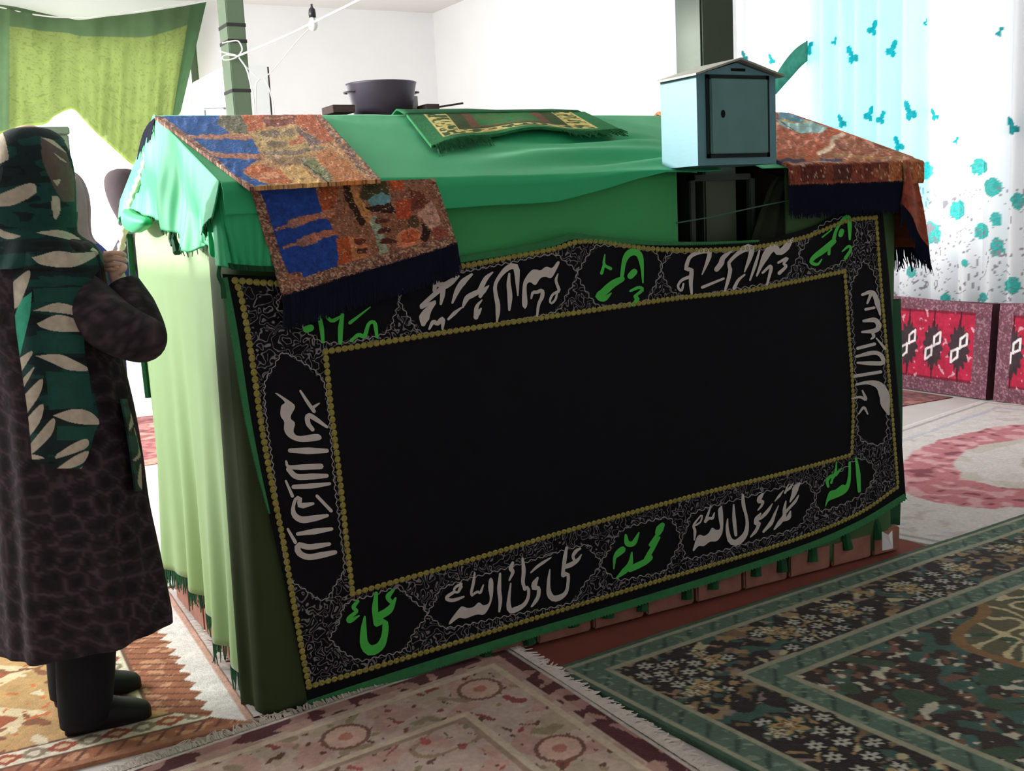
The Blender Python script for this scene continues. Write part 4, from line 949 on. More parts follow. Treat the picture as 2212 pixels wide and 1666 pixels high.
M_sheer = mat('printed_sheer', rough=.75, var=.02, vscale=5, attr=True, translucent=.52)
CX = 6.21
BUT = [(690, 295, 1), (895, 260, 1), (635, 645, .8), (775, 605, .9), (838, 625, .8), (995, 590, 1.1), (1125, 610, .7), (935, 765, .9), (1540, 670, 1.0), (592, 220, .5), (795, 150, .9), (1235, 745, .5), (1075, 120, .4), (1467, 170, .6), (455, 260, .8), (120, 300, .6), (262, 315, .6)]
ROS = [(1077, 905, 40), (1358, 880, 42), (1430, 990, 44), (1565, 1062, 40), (1245, 1110, 42), (1108, 1235, 50), (1372, 1225, 38), (1450, 1158, 32), (1455, 1310, 40), (1535, 1510, 40), (1282, 1390, 18), (1380, 1572, 22), (1000, 1440, 26), (1180, 1580, 26)]
def curtain(name, label, y0, y1, edge=None, z0=.03, z1=3.35, seed=0):
    n = int((y1-y0)/.0065); m = 500
    ya = np.linspace(y0, y1, n); za = np.linspace(z1, z0, m); P = np.zeros((n, m, 3))
    ph = ya*31+1.6*np.sin(ya*4.1+seed)+seed
    for k, z in enumerate(za):
        f = .042*np.sin(ph)+.018*np.sin(ph*.47+1+z*.5)+.010*np.sin(ph*2.1+.6*z)
        P[:, k, 0] = CX+f; P[:, k, 1] = ya+.012*np.cos(ph); P[:, k, 2] = z
        if edge is not None: P[:, k, 1] = y0+(P[:, k, 1]-y0)*(edge(z)-y0)/(y1-y0)
    p_ = to_px(P); x = (p_[..., 0]-1560)*2.449; y = p_[..., 1]*2.449
    c = np.zeros((n, m, 3)); c[:] = lin((240, 240, 242))
    teal = np.array(lin((26, 146, 148))); teal2 = np.array(lin((104, 192, 184)))
    for bx_, by_, s in BUT:
        t = .6 if hash2(bx_, by_, 1) > .4 else -.6
        for dx, dy, rx, ry in ((14, -22, 15, 32), (-16, 12, 17, 20), (10, 24, 13, 20), (0, 0, 8, 26)):
            u_ = (x-bx_-dx*s*np.sign(t)); v_ = (y-by_-dy*s); a_ = u_*math.cos(t*.5)+v_*math.sin(t*.5); b2 = -u_*math.sin(t*.5)+v_*math.cos(t*.5)
            m_ = (a_/(rx*s))**2+(b2/(ry*s))**2 < 1
            c[m_] = teal*(.75+.5*rn(x*.12, y*.12, 3))[m_][:, None]
    for rx_, ry_, r in ROS:
        d_ = np.hypot((x-rx_), (y-ry_)*.85)+r*.35*(rn(x*.06, y*.06, 4)-.5)
        m_ = d_ < r; sw = .72+.5*(np.sin(d_*.55+np.arctan2(y-ry_, x-rx_)*2) > 0)*.5+.2*rn(x*.1, y*.1, 6)
        c[m_] = teal2[None]*sw[m_][:, None]*np.array([.55, .95, .95])
    tw = (np.abs(fbm(x*.012, y*.006, 21, 2)*7 % 1-.5) < .028) & (y > 1000) & (rn(x*.01, y*.01, 3) > .42)
    lf = (rn(x*.075, y*.05, 12) > .86) & (y > 990)
    c[tw] = lin((156, 148, 152)); c[lf] = lin((150, 142, 148))
    r_ = empty(name, (CX, (y0+y1)/2, z1)); tag(r_, label, 'curtain', 'sheer curtain panels on the right wall')
    grid('drape', P, M_sheer, r_, col=c)
    return r_
curtain('sheer_curtain', 'long white sheer curtain printed with turquoise butterflies and roses behind the red cushions', 3.0, 6.44, seed=0.)
curtain('sheer_curtain', 'white sheer curtain panel held by a green sash, left of the butterfly curtain', 6.46, 7.75, edge=None, seed=2.3)
# sash and rod
M_sash = mat('green_floral_sash', (34, 112, 96), .8, .35, 16)
ua = resample([(1744, 88), (1722, 103), (1702, 124), (1684, 150), (1668, 180)], 40); la = resample([(1744, 132), (1728, 146), (1712, 164), (1694, 184), (1676, 204)], 40)
P = np.zeros((40, 10, 3))
for k, u_ in enumerate(np.linspace(0, 1, 10)):
    xy = ua*(1-u_)+la*u_; P[:, k] = on_x(xy[:, 0], xy[:, 1], 6.135-.02*math.sin(u_*math.pi))
sash = grid('sash', P, M_sash, None, thick=.006); sash.name = 'tieback'; tag(sash, 'dark green floral tieback band across the left sheer panel', 'tieback')
rod = MB().tube([(6.25, 2.9, 3.40), (6.25, 7.9, 3.40)], .014, 10).build('curtain_rod', M_frame); tag(rod, 'white curtain rod above the sheer curtains', 'rod')
# added turquoise sheet behind the sheer, tinting the window light cyan
M_tint = mat('turquoise_tint', (96, 214, 228), .8, .05, 4, translucent=.75)
P = np.zeros((70, 60, 3)); ya = np.linspace(5.30, 6.46, 70)
for k, z in enumerate(np.linspace(3.3, 1.2, 60)):
    P[:, k] = np.c_[6.30+.015*np.sin(ya*28), ya, np.full(70, z)]
ln = grid('drape', P, M_tint); ln.name = 'window_tint_sheet'; tag(ln, 'added turquoise sheet that tints the window light behind the sheer curtain', 'curtain')

# ------------------------------------------------------------------ red cushions along the wall
M_cush = mat('kilim_cushion', rough=.95, var=.15, vscale=50, bump=.6, bscale=180, attr=True)
M_cside = mat('maroon_cushion_side', (92, 52, 60), .95, .2, 30, .4, 200)
def cushion(y0, y1, label, motif):
    x0 = 5.985; th = .15; h = .615
    r_ = empty('bolster_cushion', (x0+th/2, (y0+y1)/2, 0)); tag(r_, label, 'cushion', 'red kilim cushions along the right wall')
    n, m = 220, 130; P = np.zeros((n, m, 3)); u_ = np.linspace(0, 1, n); v_ = np.linspace(0, 1, m)
    U, V = np.meshgrid(u_, v_, indexing='ij')
    puff = .02*(1-(2*U-1)**6)*(1-(2*V-1)**6)
    P[..., 0] = x0+.012-puff+.05*(1-V); P[..., 1] = y1+(y0-y1)*U; P[..., 2] = h*(1-V)+.008
    P[..., 2] += .01*np.sin(U*5)*(1-V)
    Y = P[..., 1]; Z = P[..., 2]
    c = np.zeros((n, m, 3)); c[:] = lin((176, 38, 66))
    inner = (Z > .10) & (Z < .555) & (Y > y0+.11) & (Y < y1-.11)
    bz = np.where((rn(Y*110, Z*110, 3) > .66)[..., None], lin((150, 112, 122)), lin((112, 70, 82))); c[~inner] = bz[~inner]
    ed = ((np.abs(Z-.105) < .012) | (np.abs(Z-.55) < .012)) & inner; c[ed] = lin((120, 30, 50))
    fl = inner & (rn(Y*38, Z*38, 7) > .86); c[fl] = lin((206, 150, 160))
    for my in motif:
        a_ = (Y-my)/.075; b2 = (Z-.32)/.14
        d_ = np.abs(a_)+0*b2
        nd_ = inner & (np.abs(Y-my) < .006+.010*np.clip(1-np.abs(Z-.32)/.2, 0, 1)); c[nd_] = lin((70, 24, 36))
        el = (a_**2+b2**2 < 1+.25*np.sin(np.arctan2(b2, a_)*14)); c[el & inner] = lin((62, 48, 52))
        hk = np.zeros_like(el)
        for s_ in (1, -1):
            pts_ = [(0, 0), (-.055*s_, .025*s_), (-.055*s_, .095*s_), (-.008*s_, .06*s_), (-.008*s_, 0)]
            hk |= seg_dist(Y-my, Z-.32, pts_) < .0075
        c[hk & inner] = lin((232, 220, 220))
    c = mottle(c, Y*100, Z*100, .3, .3, 5)
    grid('woven_front', P, M_cush, r_, col=c)
    mb = MB().prism([(x0+.022, y0, .006), (x0+th, y0, .006), (x0+th, y0, h-.004), (x0+.07, y0, h-.002)], (0, y1-y0, 0)); mb.build('core', M_cside, r_)
    return r_
yy = [float(on_x(np.array(px), np.array(735.), 5.99)[1]) for px in (1959., 2010., 2068.)]
stp = (yy[0]-yy[2])/2
cushion(4.64, 5.80, 'red kilim wall cushion with three white hooked motifs beside the tomb', [yy[2]+stp*k for k in range(5)])
y2 = float(on_x(np.array(2182.), np.array(750.), 5.99)[1])
cushion(3.42, 4.585, 'red kilim wall cushion cut off by the right edge of the photo', [y2-stp*k for k in range(4)])

# ------------------------------------------------------------------ behind the tomb
M_white = mat('white_enamel', (228, 228, 226), .45, .03, 4)
M_dk = mat('dark_wood_edge', (70, 56, 52), .8, .25, 20)
ycab = 8.5
a = on_y(np.array(487.), np.array(140.), ycab); b = on_y(np.array(578.), np.array(140.), ycab); lf = on_x(np.array(412.), np.array(150.), a[0])
cab = empty('tall_cupboard', ((a[0]+b[0])/2, ycab+.3, 0)); tag(cab, 'tall white cupboard standing behind the left green post', 'cupboard')
dep = float(lf[1])-ycab; ct = float(a[2])
MB().box((a[0], ycab, .03), (b[0], ycab+dep, ct), .008).build('carcass', M_white, cab)
MB().box((a[0]+.01, ycab-.018, .06), (b[0]-.008, ycab-.001, ct-.012), .004).build('door', M_white, cab)
MB().box((b[0]-.006, ycab-.012, .06), (b[0]+.004, ycab+.004, ct-.01)).build('door_seal', M_dk, cab)
h0 = on_x(np.array(442.), np.array(236.), a[0]-.03); h1 = on_x(np.array(484.), np.array(234.), a[0]-.03)
MB().tube([h0+np.array([.03, 0, 0]), h0, h0*.5+h1*.5, h1, h1+np.array([.03, 0, 0])], .008, 6).tube([h0, h0-np.array([0, 0, .1])], .008, 6).build('side_rail', mat('grey_steel', (110, 120, 120), .4, .05), cab)
for k in range(1):
    MB().box((a[0]+.01, ycab+.02, 0), (b[0]-.01, ycab+dep-.02, .03)).build('plinth', M_dk, cab)
# low cupboard with a cooking pot and odds and ends on it
yp = 6.5
L = on_y(np.array(715.), np.array(246.), yp); Rr = on_y(np.array(1012.), np.array(246.), yp)
ztop = float(L[2])-.012
sh = empty('side_cupboard', ((L[0]+Rr[0])/2, yp+.25, 0)); tag(sh, 'pale cupboard hidden behind the tomb ridge that carries the dark cooking pot', 'cupboard')
MB().box((L[0]+.02, yp+.02, .02), (Rr[0]-.02, yp+.5, ztop-.025), .006).build('carcass', M_white, sh)
MB().box((L[0], yp-.02, ztop-.025), (Rr[0], yp+.52, ztop), .004).build('top_board', M_dk, sh)
for k in range(2):
    x0_ = L[0]+.03+k*(Rr[0]-L[0]-.06)/2; MB().box((x0_+.004, yp+.003, .06), (x0_+(Rr[0]-L[0]-.06)/2-.004, yp+.019, ztop-.04), .003).build('door', M_white, sh)
M_pot = mat('dark_anodised_pot', (78, 72, 82), .45, .08, 8, metal=.4)
pl = on_y(np.array(751.), np.array(185.), yp+.25); pr_ = on_y(np.array(893.), np.array(180.), yp+.25)
pc = (pl+pr_)/2; rt = float(np.linalg.norm((pr_-pl)[:2])/2); pt = float(on_y(np.array(822.), np.array(181.), yp+.25)[2])
pot = empty('cooking_pot', (pc[0], yp+.25, ztop)); tag(pot, 'wide dark grey cooking pot standing on the cupboard behind the tomb', 'pot')
hh = pt-ztop
MB().lathe((pc[0], yp+.25, ztop), [(rt*.72, 0.001), (rt*.80, .012), (rt*.98, hh-.01), (rt, hh), (rt*.97, hh), (rt*.78, .02), (.01, .016)], 40).build('bowl', M_pot, pot, True)
for s_ in (-1, 1):
    xx_ = pc[0]+s_*rt*.93; MB().tube(resample([(xx_, yp+.19, ztop+hh*.75), (xx_+s_*.03, yp+.21, ztop+hh*.75), (xx_+s_*.03, yp+.29, ztop+hh*.75), (xx_, yp+.31, ztop+hh*.75)], 12), .006, 6).build('handle', M_pot, pot)
def bit(name, px0, py0, px1, py1, label, m_, cat, dy=.1, th=.06):
    p0 = on_y(np.array(float(px0)), np.array(float(py0)), yp+dy); p1 = on_y(np.array(float(px1)), np.array(float(py1)), yp+dy)
    z0_ = min(p0[2], p1[2]); z1_ = max(p0[2], p1[2])
    o = MB().box((min(p0[0], p1[0]), yp+dy, max(z0_, ztop+.0005)), (max(p0[0], p1[0]), yp+dy+th, z1_), .003).build(name, m_); tag(o, label, cat); return o
bit('tin_can', 888, 207, 904, 236, 'small grey can just right of the cooking pot', mat('tin', (176, 168, 168), .4, .05), 'can', .2)
bit('wooden_board', 719, 226, 768, 243, 'dark wooden board lying left of the cooking pot', M_dk, 'board', .02, .2)
bit('wooden_board', 922, 224, 950, 241, 'brown board end right of the small grey can', M_dk, 'board', .05, .2)
p0 = on_y(np.array(935.), np.array(233.), yp+.1); p1 = on_y(np.array(1000.), np.array(223.), yp+.1)
st = MB().tube([(p0[0], yp+.1, max(p0[2], ztop+.008)), tuple(p1)], .007, 6).build('stick', M_dk); tag(st, 'thin dark stick poking out right over the cupboard', 'stick')

# short green pillar seen beside the woman's headscarf
pa = on_y(np.array(96.), np.array(280.), 8.0); pb = on_y(np.array(149.), np.array(274.), 8.0)
pil = empty('short_pillar', ((pa[0]+pb[0])/2, 8.1, 0)); tag(pil, 'short grey-green pillar against the bright doorway behind the headscarf', 'pillar')
MB().box((pa[0]-.03, 8.0, 0), (pb[0]-.008, 8.17, float(pb[2])-.05), .006).build('shaft', M_sage, pil)
MB().box((pa[0]-.04, 7.985, float(pb[2])-.05), (pb[0], 8.185, float(pb[2])), .006).build('cap', M_sage, pil)

# ------------------------------------------------------------------ white cord, lamp holder
M_cord = mat('white_cord', (238, 236, 230), .6, .03, 30)
K = on_y(np.array(514.), np.array(121.), 7.46); Lm = on_y(np.array(674.), np.array(50.), 6.6)
far = on_y(np.array(775.), np.array(0.), 6.0); far2 = far+(far-Lm)*.55
cordo = empty('electric_cord', tuple(K)); tag(cordo, 'white electric cord knotted round the left post and strung up past the lamp holder', 'cord')
main = resample([tuple(K), tuple(on_y(np.array(560.), np.array(102.), 7.2)), tuple(on_y(np.array(620.), np.array(76.), 6.9)), tuple(Lm+np.array([0, 0, .0])), tuple(far), tuple(far2), tuple(far2+(far-Lm)*.6)], 90)
MB().tube(main, .0065, 6).build('strung_cord', M_cord, cordo)
loop = [(474, 110), (486, 114), (512, 121), (500, 128), (484, 129), (481, 123), (490, 119), (512, 121)]
MB().tube(resample([tuple(on_y(np.array(float(x)), np.array(float(y)), 7.47)) for x, y in loop], 60), .0055, 6).build('bow', M_cord, cordo)
MB().tube(resample([tuple(on_y(np.array(float(x)), np.array(float(y)), 7.47)) for x, y in ((480, 93), (495, 90), (512, 88), (520, 96), (523, 108), (516, 120))], 40), .005, 6).build('wrap', M_cord, cordo)
MB().tube(resample([tuple(on_y(np.array(float(x)), np.array(float(y)), 7.45)) for x, y in ((516, 124), (532, 148), (541, 180), (548, 215), (549, 250), (549, 290))], 40), .0055, 6).build('hanging_end', M_cord, cordo)
MB().tube(resample([tuple(on_y(np.array(float(x)), np.array(float(y)), 7.45)) for x, y in ((516, 124), (530, 142), (548, 160), (561, 171), (572, 168), (590, 150), (620, 115), (645, 85), (668, 62))], 60), .0035, 6).build('thin_wire', M_cord, cordo)
MB().tube(resample([tuple(on_y(np.array(float(x)), np.array(float(y)), 7.45)) for x, y in ((561, 171), (553, 182), (552, 210), (553, 250), (553, 290))], 40), .006, 6).build('hanging_end', M_cord, cordo)
MB().tube(resample([tuple(on_y(np.array(float(x)), np.array(float(y)), 7.45)) for x, y in ((570, 170), (580, 188), (590, 225), (594, 260))], 40), .004, 6).build('hanging_end', M_cord, cordo)
lh = empty('lamp_holder', tuple(Lm)); tag(lh, 'black lamp holder with white bulb hanging upside down on the strung cord', 'lamp')
sp = on_y(np.array(675.), np.array(38.), 6.6); st_ = on_y(np.array(675.), np.array(9.), 6.6); H = float(st_[2]-sp[2])
M_bk = mat('black_bakelite', (30, 30, 38), .35, .05, spec=.5)
MB().lathe(tuple(sp), [(.021, 0), (.022, H*.3), (.019, H*.62), (.009, H*.75), (.006, H*.82), (.007, H)], 16).build('socket', M_bk, lh, True)
M_glass = mat('frosted_bulb', (240, 240, 236), .2, .0)
MB().lathe(tuple(sp-np.array([0, 0, .078])), [(.004, 0), (.02, .008), (.029, .03), (.026, .05), (.016, .068), (.014, .078)], 16).build('bulb', M_glass, lh, True)

# ------------------------------------------------------------------ floor rugs
M_floorrug = mat('knotted_pile', rough=.97, var=.14, vscale=70, bump=.7, bscale=220, attr=True, sheen=.1)
M_frw = mat('cream_wool_fringe', (218, 206, 196), .95, .12, 40)
def rug(name, label, O, p, L, Wd, fn, step, z=.012, under=0.0, back=(0., 0.), wave=.004, q=None):
    """O corner, p unit vector along the length, q = p turned clockwise, L by Wd metres"""
    p = np.asarray(p, float); q = np.array([p[1], -p[0], 0]) if q is None else np.asarray(q, float)
    n = int(L/step); m = int(Wd/step)
    pa = np.linspace(0, L, n)[:, None]+np.zeros((1, m)); qa = np.linspace(0, Wd, m)[None]+np.zeros((n, 1))
    P = O[None, None]+pa[..., None]*p+qa[..., None]*q
    P[..., 2] = z+wave*(fbm(pa*2.5, qa*2.5, 77, 2)-.5)+.0012*(rn(pa*120, qa*120, 3)-.5)
    c = fn(pa, qa)
    r_ = empty(name, tuple(O+p*L/2+q*Wd/2)); tag(r_, label, 'rug')
    grid('pile', P, M_floorrug, r_, col=np.clip(c, 0, 1), skirt=(0, 0, -(z-under-.001)))
    return r_
def put(c, m_, rgb): c[m_] = lin(rgb)
# dark green floral carpet
def carpetA(p, q):
    Wd = 2.3; d = np.minimum(np.minimum(p, q), 9); s = np.where(p < q, q, p)       # s runs along the border
    c = np.zeros(p.shape+(3,)); put(c, d > -1, (70, 98, 80))
    light = (168, 164, 140)
    g2 = (92, 116, 100); dark = (46, 38, 36)
    put(c, (d > .018) & (d < .036), light); put(c, (d >= .036) & (d < .105), g2); put(c, (d >= .105) & (d < .124), light)
    put(c, (d >= .124) & (d < .365), dark); put(c, (d >= .365) & (d < .388), light); put(c, (d >= .388) & (d < .462), g2); put(c, (d >= .462) & (d < .484), light); put(c, d >= .484, (58, 46, 42))
    for a, b in ((.036, .105), (.388, .462)):                # scalloped mid-green figures in the guard stripes
        m_ = (d > a+.008) & (d < b-.008) & (np.abs(np.sin(s*math.pi/.10+(d-a)*30)) < .28); put(c, m_, (62, 84, 72))
        m_ = (d > a) & (d < b) & (rn(p*70, q*70, 4) > .74); put(c, m_, (128, 146, 126))
    bm = (d >= .124) & (d < .365); fm = d >= .484
    n1 = rn(p*24, q*24, 11); n2 = rn(p*36, q*36, 12); n3 = rn(p*46, q*46, 13); n4 = rn(p*15, q*15, 14)
    put(c, bm & (n1 > .68), (66, 96, 88)); put(c, bm & (n2 > .76), (164, 136, 98)); put(c, bm & (n3 > .80), (150, 128, 120)); put(c, bm & (n4 > .74) & (n3 > .5), (196, 182, 142))
    put(c, bm & (n4 < .2) & (n2 > .45), (126, 104, 74))
    r0 = np.random.default_rng(5)
    # white florets in rows, two by two, near the middle and sides of the border
    for axis in (0, 1):
        for along in np.arange(.16, 2.7, .078):
            if (along % .62) > .40: continue
            for row, dd in ((0, .205), (1, .275), (2, .335)):
                if row == 2 and (along % .62) > .25: continue
                a0 = along+(.036 if row % 2 else 0)+r0.uniform(-.008, .008); d0 = dd+r0.uniform(-.008, .008)
                cp, cq = (a0, d0) if axis == 0 else (d0, a0)
                if min(cp, cq) < .16: continue
                box_ = (np.abs(p-cp) < .045) & (np.abs(q-cq) < .045)
                if not box_.any(): continue
                x_ = p[box_]-cp; y_ = q[box_]-cq; rr = np.hypot(x_, y_); th = np.arctan2(y_, x_)
                mm_ = (rr < .026*(.72+.28*np.cos(th*6))) & (rr > .006)
                cc = c[box_]; dd2 = (rr < .034); cc[dd2] = lin((40, 34, 34)); cc[mm_] = lin((196, 192, 178)); c[box_] = cc
        for along in np.arange(.22, 2.7, .31):
            for d0, sz, col in ((.245, .055, (188, 156, 108)), (.19, .03, (208, 196, 160))):
                a0 = along+.16+r0.uniform(-.02, .02); cp, cq = (a0, d0) if axis == 0 else (d0, a0)
                if min(cp, cq) < .16: continue
                box_ = (np.abs(p-cp) < .09) & (np.abs(q-cq) < .09)
                if not box_.any(): continue
                x_ = p[box_]-cp; y_ = q[box_]-cq; rr = np.hypot(x_, y_); th = np.arctan2(y_, x_)
                w_ = sz*(.7+.3*np.cos(th*5+along)); cc = c[box_]
                cc[rr < w_*1.25] = lin((64, 90, 80)); cc[rr < w_] = lin(col); cc[rr < w_*.55] = lin((120, 84, 60)); cc[rr < w_*.3] = lin((214, 200, 160)); c[box_] = cc
    # field: cream scrolls round a teal medallion
    mx_, my_ = 1.62, 1.02; md = np.hypot((p-mx_)*.95, (q-my_)*1.05)+.05*np.sin(np.arctan2(q-my_, p-mx_)*8)
    put(c, fm & (n1 > .6), (70, 100, 92)); put(c, fm & (n2 > .72), (128, 92, 72)); put(c, fm & (n3 > .80), (206, 198, 176)); put(c, fm & (n4 < .25), (66, 88, 66))
    ring = fm & (md < .66) & (md > .30)
    put(c, ring & (n4 > .35), (104, 98, 72))
    sc_ = np.abs((fbm(p*7, q*7, 31, 2)*5) % 1-.5) < .17; put(c, ring & sc_, (212, 196, 152))
    put(c, fm & (md > .63) & (md < .67), (150, 112, 72)); put(c, fm & (md < .30), (62, 122, 106)); put(c, fm & (md < .31) & (md > .28), (150, 112, 72)); put(c, fm & (md < .26) & (n3 > .72), (120, 170, 150))
    return mottle(c, p*100, q*100, .18, .25, 6)
OA = on_z(np.array(1195.), np.array(1453.)); OA[2] = 0
rugA = rug('floral_carpet', 'large dark green Persian carpet with floral borders on the front right floor', OA, (.9966, .083, 0), 3.0, 2.1, carpetA, .0055, .014)
# rose beige carpet with burgundy edge, lying over the green one
def carpetB(p, q):
    d = np.minimum(p, q)
    c = np.zeros(p.shape+(3,)); put(c, d > -1, (204, 178, 164))
    n1 = rn(p*14, q*14, 41); n2 = rn(p*26, q*26, 42); n3 = rn(p*50, q*50, 43)
    put(c, d < .012, (214, 200, 190)); put(c, (d >= .012) & (d < .075), (92, 44, 50)); put(c, (d >= .012) & (d < .075) & (n2 > .62), (176, 132, 124)); put(c, (d >= .055) & (d < .09) & (n2 > .45), (190, 152, 138))
    put(c, (d >= .09) & (d < .115), (216, 196, 172)); b = (d >= .115) & (d < .30)
    put(c, b & (n1 > .58), (198, 158, 146)); put(c, b & (n1 < .3), (188, 168, 146)); put(c, b & (n2 > .86), (150, 76, 72)); put(c, b & (n3 > .84), (110, 72, 58)); put(c, b & (n2 < .15), (158, 140, 112))
    put(c, (d >= .30) & (d < .322), (216, 196, 172)); put(c, (d >= .322) & (d < .34), (168, 140, 122))
    f = d >= .34
    s = np.where(p < q, q, p)
    cell = (s % .42)/.42-.5; rr = np.hypot(cell*.42, d-.21)
    put(c, b & (np.abs(rr-.062) < .006), (132, 92, 78)); put(c, b & (rr < .056), (214, 176, 158)); put(c, b & (rr < .02), (186, 120, 104))
    sc_ = np.abs((fbm(p*5, q*5, 51, 2)*4) % 1-.5) < .07; put(c, f & (n1 > .6), (200, 160, 146)); put(c, f & sc_, (168, 138, 112)); put(c, f & (n2 > .88), (176, 92, 88)); put(c, f & (n3 > .86), (116, 80, 66)); put(c, f & (n2 < .12), (150, 134, 108))
    return mottle(c, p*100, q*100, .16, .3, 16)
OB = on_z(np.array(1090.), np.array(1410.)); e2 = on_z(np.array(600.), np.array(1575.)); e3 = on_z(np.array(1480.), np.array(1666.))
uB = (e3-OB); uB[2] = 0; uB /= np.linalg.norm(uB)       # towards the camera along the right edge
OB[2] = 0; qB = e2-OB; qB[2] = 0; qB /= np.linalg.norm(qB)
rugB = rug('rose_carpet', 'rose beige carpet with burgundy edge and pale fringe at the bottom centre', OB, uB, 1.5, 1.6, carpetB, .0055, .024, .0, q=qB)
ln_ = [OB+uB*.01+np.array([0, 0, .018]), OB+uB*1.4+np.array([0, 0, .02])]
fringe('side_fringe', [l+np.array([0, 0, .006]) for l in ln_], -qB+np.array([0, 0, -.12]), M_frw, rugB, 420, .045, .006, .5, lift=.004)
ln_ = [OB+qB*.02+np.array([0, 0, .018]), OB+qB*1.2+np.array([0, 0, .018])]
fringe('end_fringe', [l+np.array([0, 0, .006]) for l in ln_], -uB+np.array([0, 0, -.12]), M_frw, rugB, 330, .05, .006, .6, lift=.006)
# brown and cream kilim under the woman; local p runs along its right edge, q to the left
OC = np.array([.765, 4.10, 0]); uC = np.array([-.035, -1, 0]); uC /= np.linalg.norm(uC)
LC = 1.29
def carpetC(p, q):
    e = np.minimum(q, LC-p+.01); s = np.where(q < LC-p, p, q)
    c = np.zeros(p.shape+(3,)); put(c, e > -9, (206, 164, 110))
    saw = .03*np.abs(((s/.075) % 1)*2-1)
    n1 = rn(p*24, q*24, 61); n2 = rn(p*40, q*40, 62)
    right = q < LC-p
    put(c, right & (e < .085+saw), (246, 238, 232)); put(c, right & (e < .02), (214, 170, 150)); put(c, ~right & (e < .04), (176, 120, 92))
    band = (e >= .085+saw) & (e < .235) & right | ((e >= .04) & (e < .10) & ~right); put(c, band, (168, 104, 74)); put(c, band & (n2 > .62), (206, 150, 116)); put(c, band & (np.abs(((s/.05+e*12) % 1)-.5) < .12), (120, 74, 58))
    lo = np.where(right, .235, .10); hi = np.where(right, .335, .19)
    st_ = (e >= lo) & (e < hi); put(c, st_, (240, 228, 204)); put(c, (np.abs(e-lo) < .006) | (np.abs(e-hi) < .006), (120, 84, 66))
    k = ((s/.135) % 1)-.5; mid = (e-(lo+hi)/2)/.036
    put(c, st_ & (np.abs(k)*2.6+np.abs(mid) < .95), (170, 84, 60)); put(c, st_ & (np.abs(k)*4+np.abs(mid)*1.6 < .7), (226, 190, 150))
    k2 = ((s/.135+.5) % 1)-.5; rr = np.hypot(k2*3.6, mid); put(c, st_ & (np.abs(rr-.62) < .2), (158, 140, 116))
    fld = e >= hi
    put(c, fld & (((np.abs(((p/.36) % 1)-.5)+np.abs(((q/.42) % 1)-.5)) < .34)), (236, 214, 172)); put(c, fld & (((np.abs(((p/.36) % 1)-.5)+np.abs(((q/.42) % 1)-.5)) < .17)), (178, 96, 62)); put(c, fld & (n1 > .8), (150, 96, 66)); put(c, fld & (n1 < .14), (238, 220, 184)); put(c, fld & (n2 > .86), (214, 120, 66))
    return mottle(c, p*100, q*100, .2, .25, 26)
rugC = rug('kilim_rug', 'brown and cream kilim rug under the standing woman at the left end of the tomb', OC, uC, LC, 1.5, carpetC, .006, .011)
qC = np.array([uC[1], -uC[0], 0])
fringe('wool_fringe', [OC+uC*.02+np.array([0, 0, .012]), OC+uC*(LC-.03)+np.array([0, 0, .012])], -qC+np.array([0, 0, -.05]), mat('white_wool', (246, 240, 234), .95, .08, 40), rugC, 260, .035, .007, .5)
# pink and ivory rug on the right
a = on_z(np.array(2130.), np.array(868.)); b = on_z(np.array(1950.), np.array(925.)); d_ = on_z(np.array(2212.), np.array(1100.))
def carpetD(p, q):
    L_, W_ = 3.0, 1.9
    d = np.minimum(np.minimum(p, L_-p), np.minimum(q, W_-q))
    c = np.zeros(p.shape+(3,)); put(c, d > -1, (222, 212, 206)); n1 = rn(p*18, q*18, 71); n2 = rn(p*9, q*9, 72)
    put(c, (d > .045) & (d < .065), (176, 166, 164)); put(c, (d > .16) & (d < .20) & (n2 > .4), (200, 196, 204))
    e = np.hypot((p-L_*.46)/1.05, (q-W_*.5)/.62)+.14*(fbm(p*6, q*6, 75, 2)-.5)
    pk = (e < 1) & (e > .62); put(c, pk, (204, 120, 126)); put(c, pk & (n1 > .62), (226, 168, 170)); put(c, pk & (n1 < .22), (140, 62, 76))
    put(c, (e < .62) & (e > .5) & (n2 > .5), (210, 198, 186)); put(c, (e < .16), (196, 182, 164))
    put(c, (d > .10) & (e > 1.08) & (n1 > .82), (206, 190, 186))
    return mottle(c, p*100, q*100, .1, .2, 36)
cA = on_z(np.array(2120.), np.array(868.)); uD = np.array([-.975, -.22, 0]); uD = (on_z(np.array(1950.), np.array(925.))-cA); uD[2] = 0; uD /= np.linalg.norm(uD)
qD = np.array([uD[1], -uD[0], 0])           # clockwise
OD = cA.copy(); OD[2] = 0
# corner nearest the cushions, running left; its width runs towards the camera, so start from the far side
rugD = rug('pink_rug', 'ivory rug with a pink flower wreath lying right of the tomb', OD-qD*1.9, uD, 3.0, 1.9, carpetD, .012, .008, 0, wave=.006)
# deep red rug in front of the cushions
def carpetE(p, q):
    c = np.zeros(p.shape+(3,)); put(c, p > -1, (122, 56, 58)); n1 = rn(p*22, q*22, 81); n2 = rn(p*8, q*8, 82)
    put(c, n1 > .62, (150, 86, 80)); put(c, n1 < .2, (84, 36, 42)); put(c, (n2 > .7) & (n1 > .5), (172, 112, 98))
    return mottle(c, p*100, q*100, .2, .25, 46)
rug('red_rug', 'deep red rug on the floor below the red wall cushions', np.array([4.55, 6.6, 0]), (1, 0, 0), 1.40, 1.75, carpetE, .012, .005, 0, wave=0.0)
rug('red_rug', 'red rug glimpsed between the woman and the tomb', np.array([.55, 8.2, 0]), (1, 0, 0), 1.6, 1.75, lambda p, q: carpetE(p, q)*np.array([1.7, 1.9, 1.9]), .012, .005, 0)
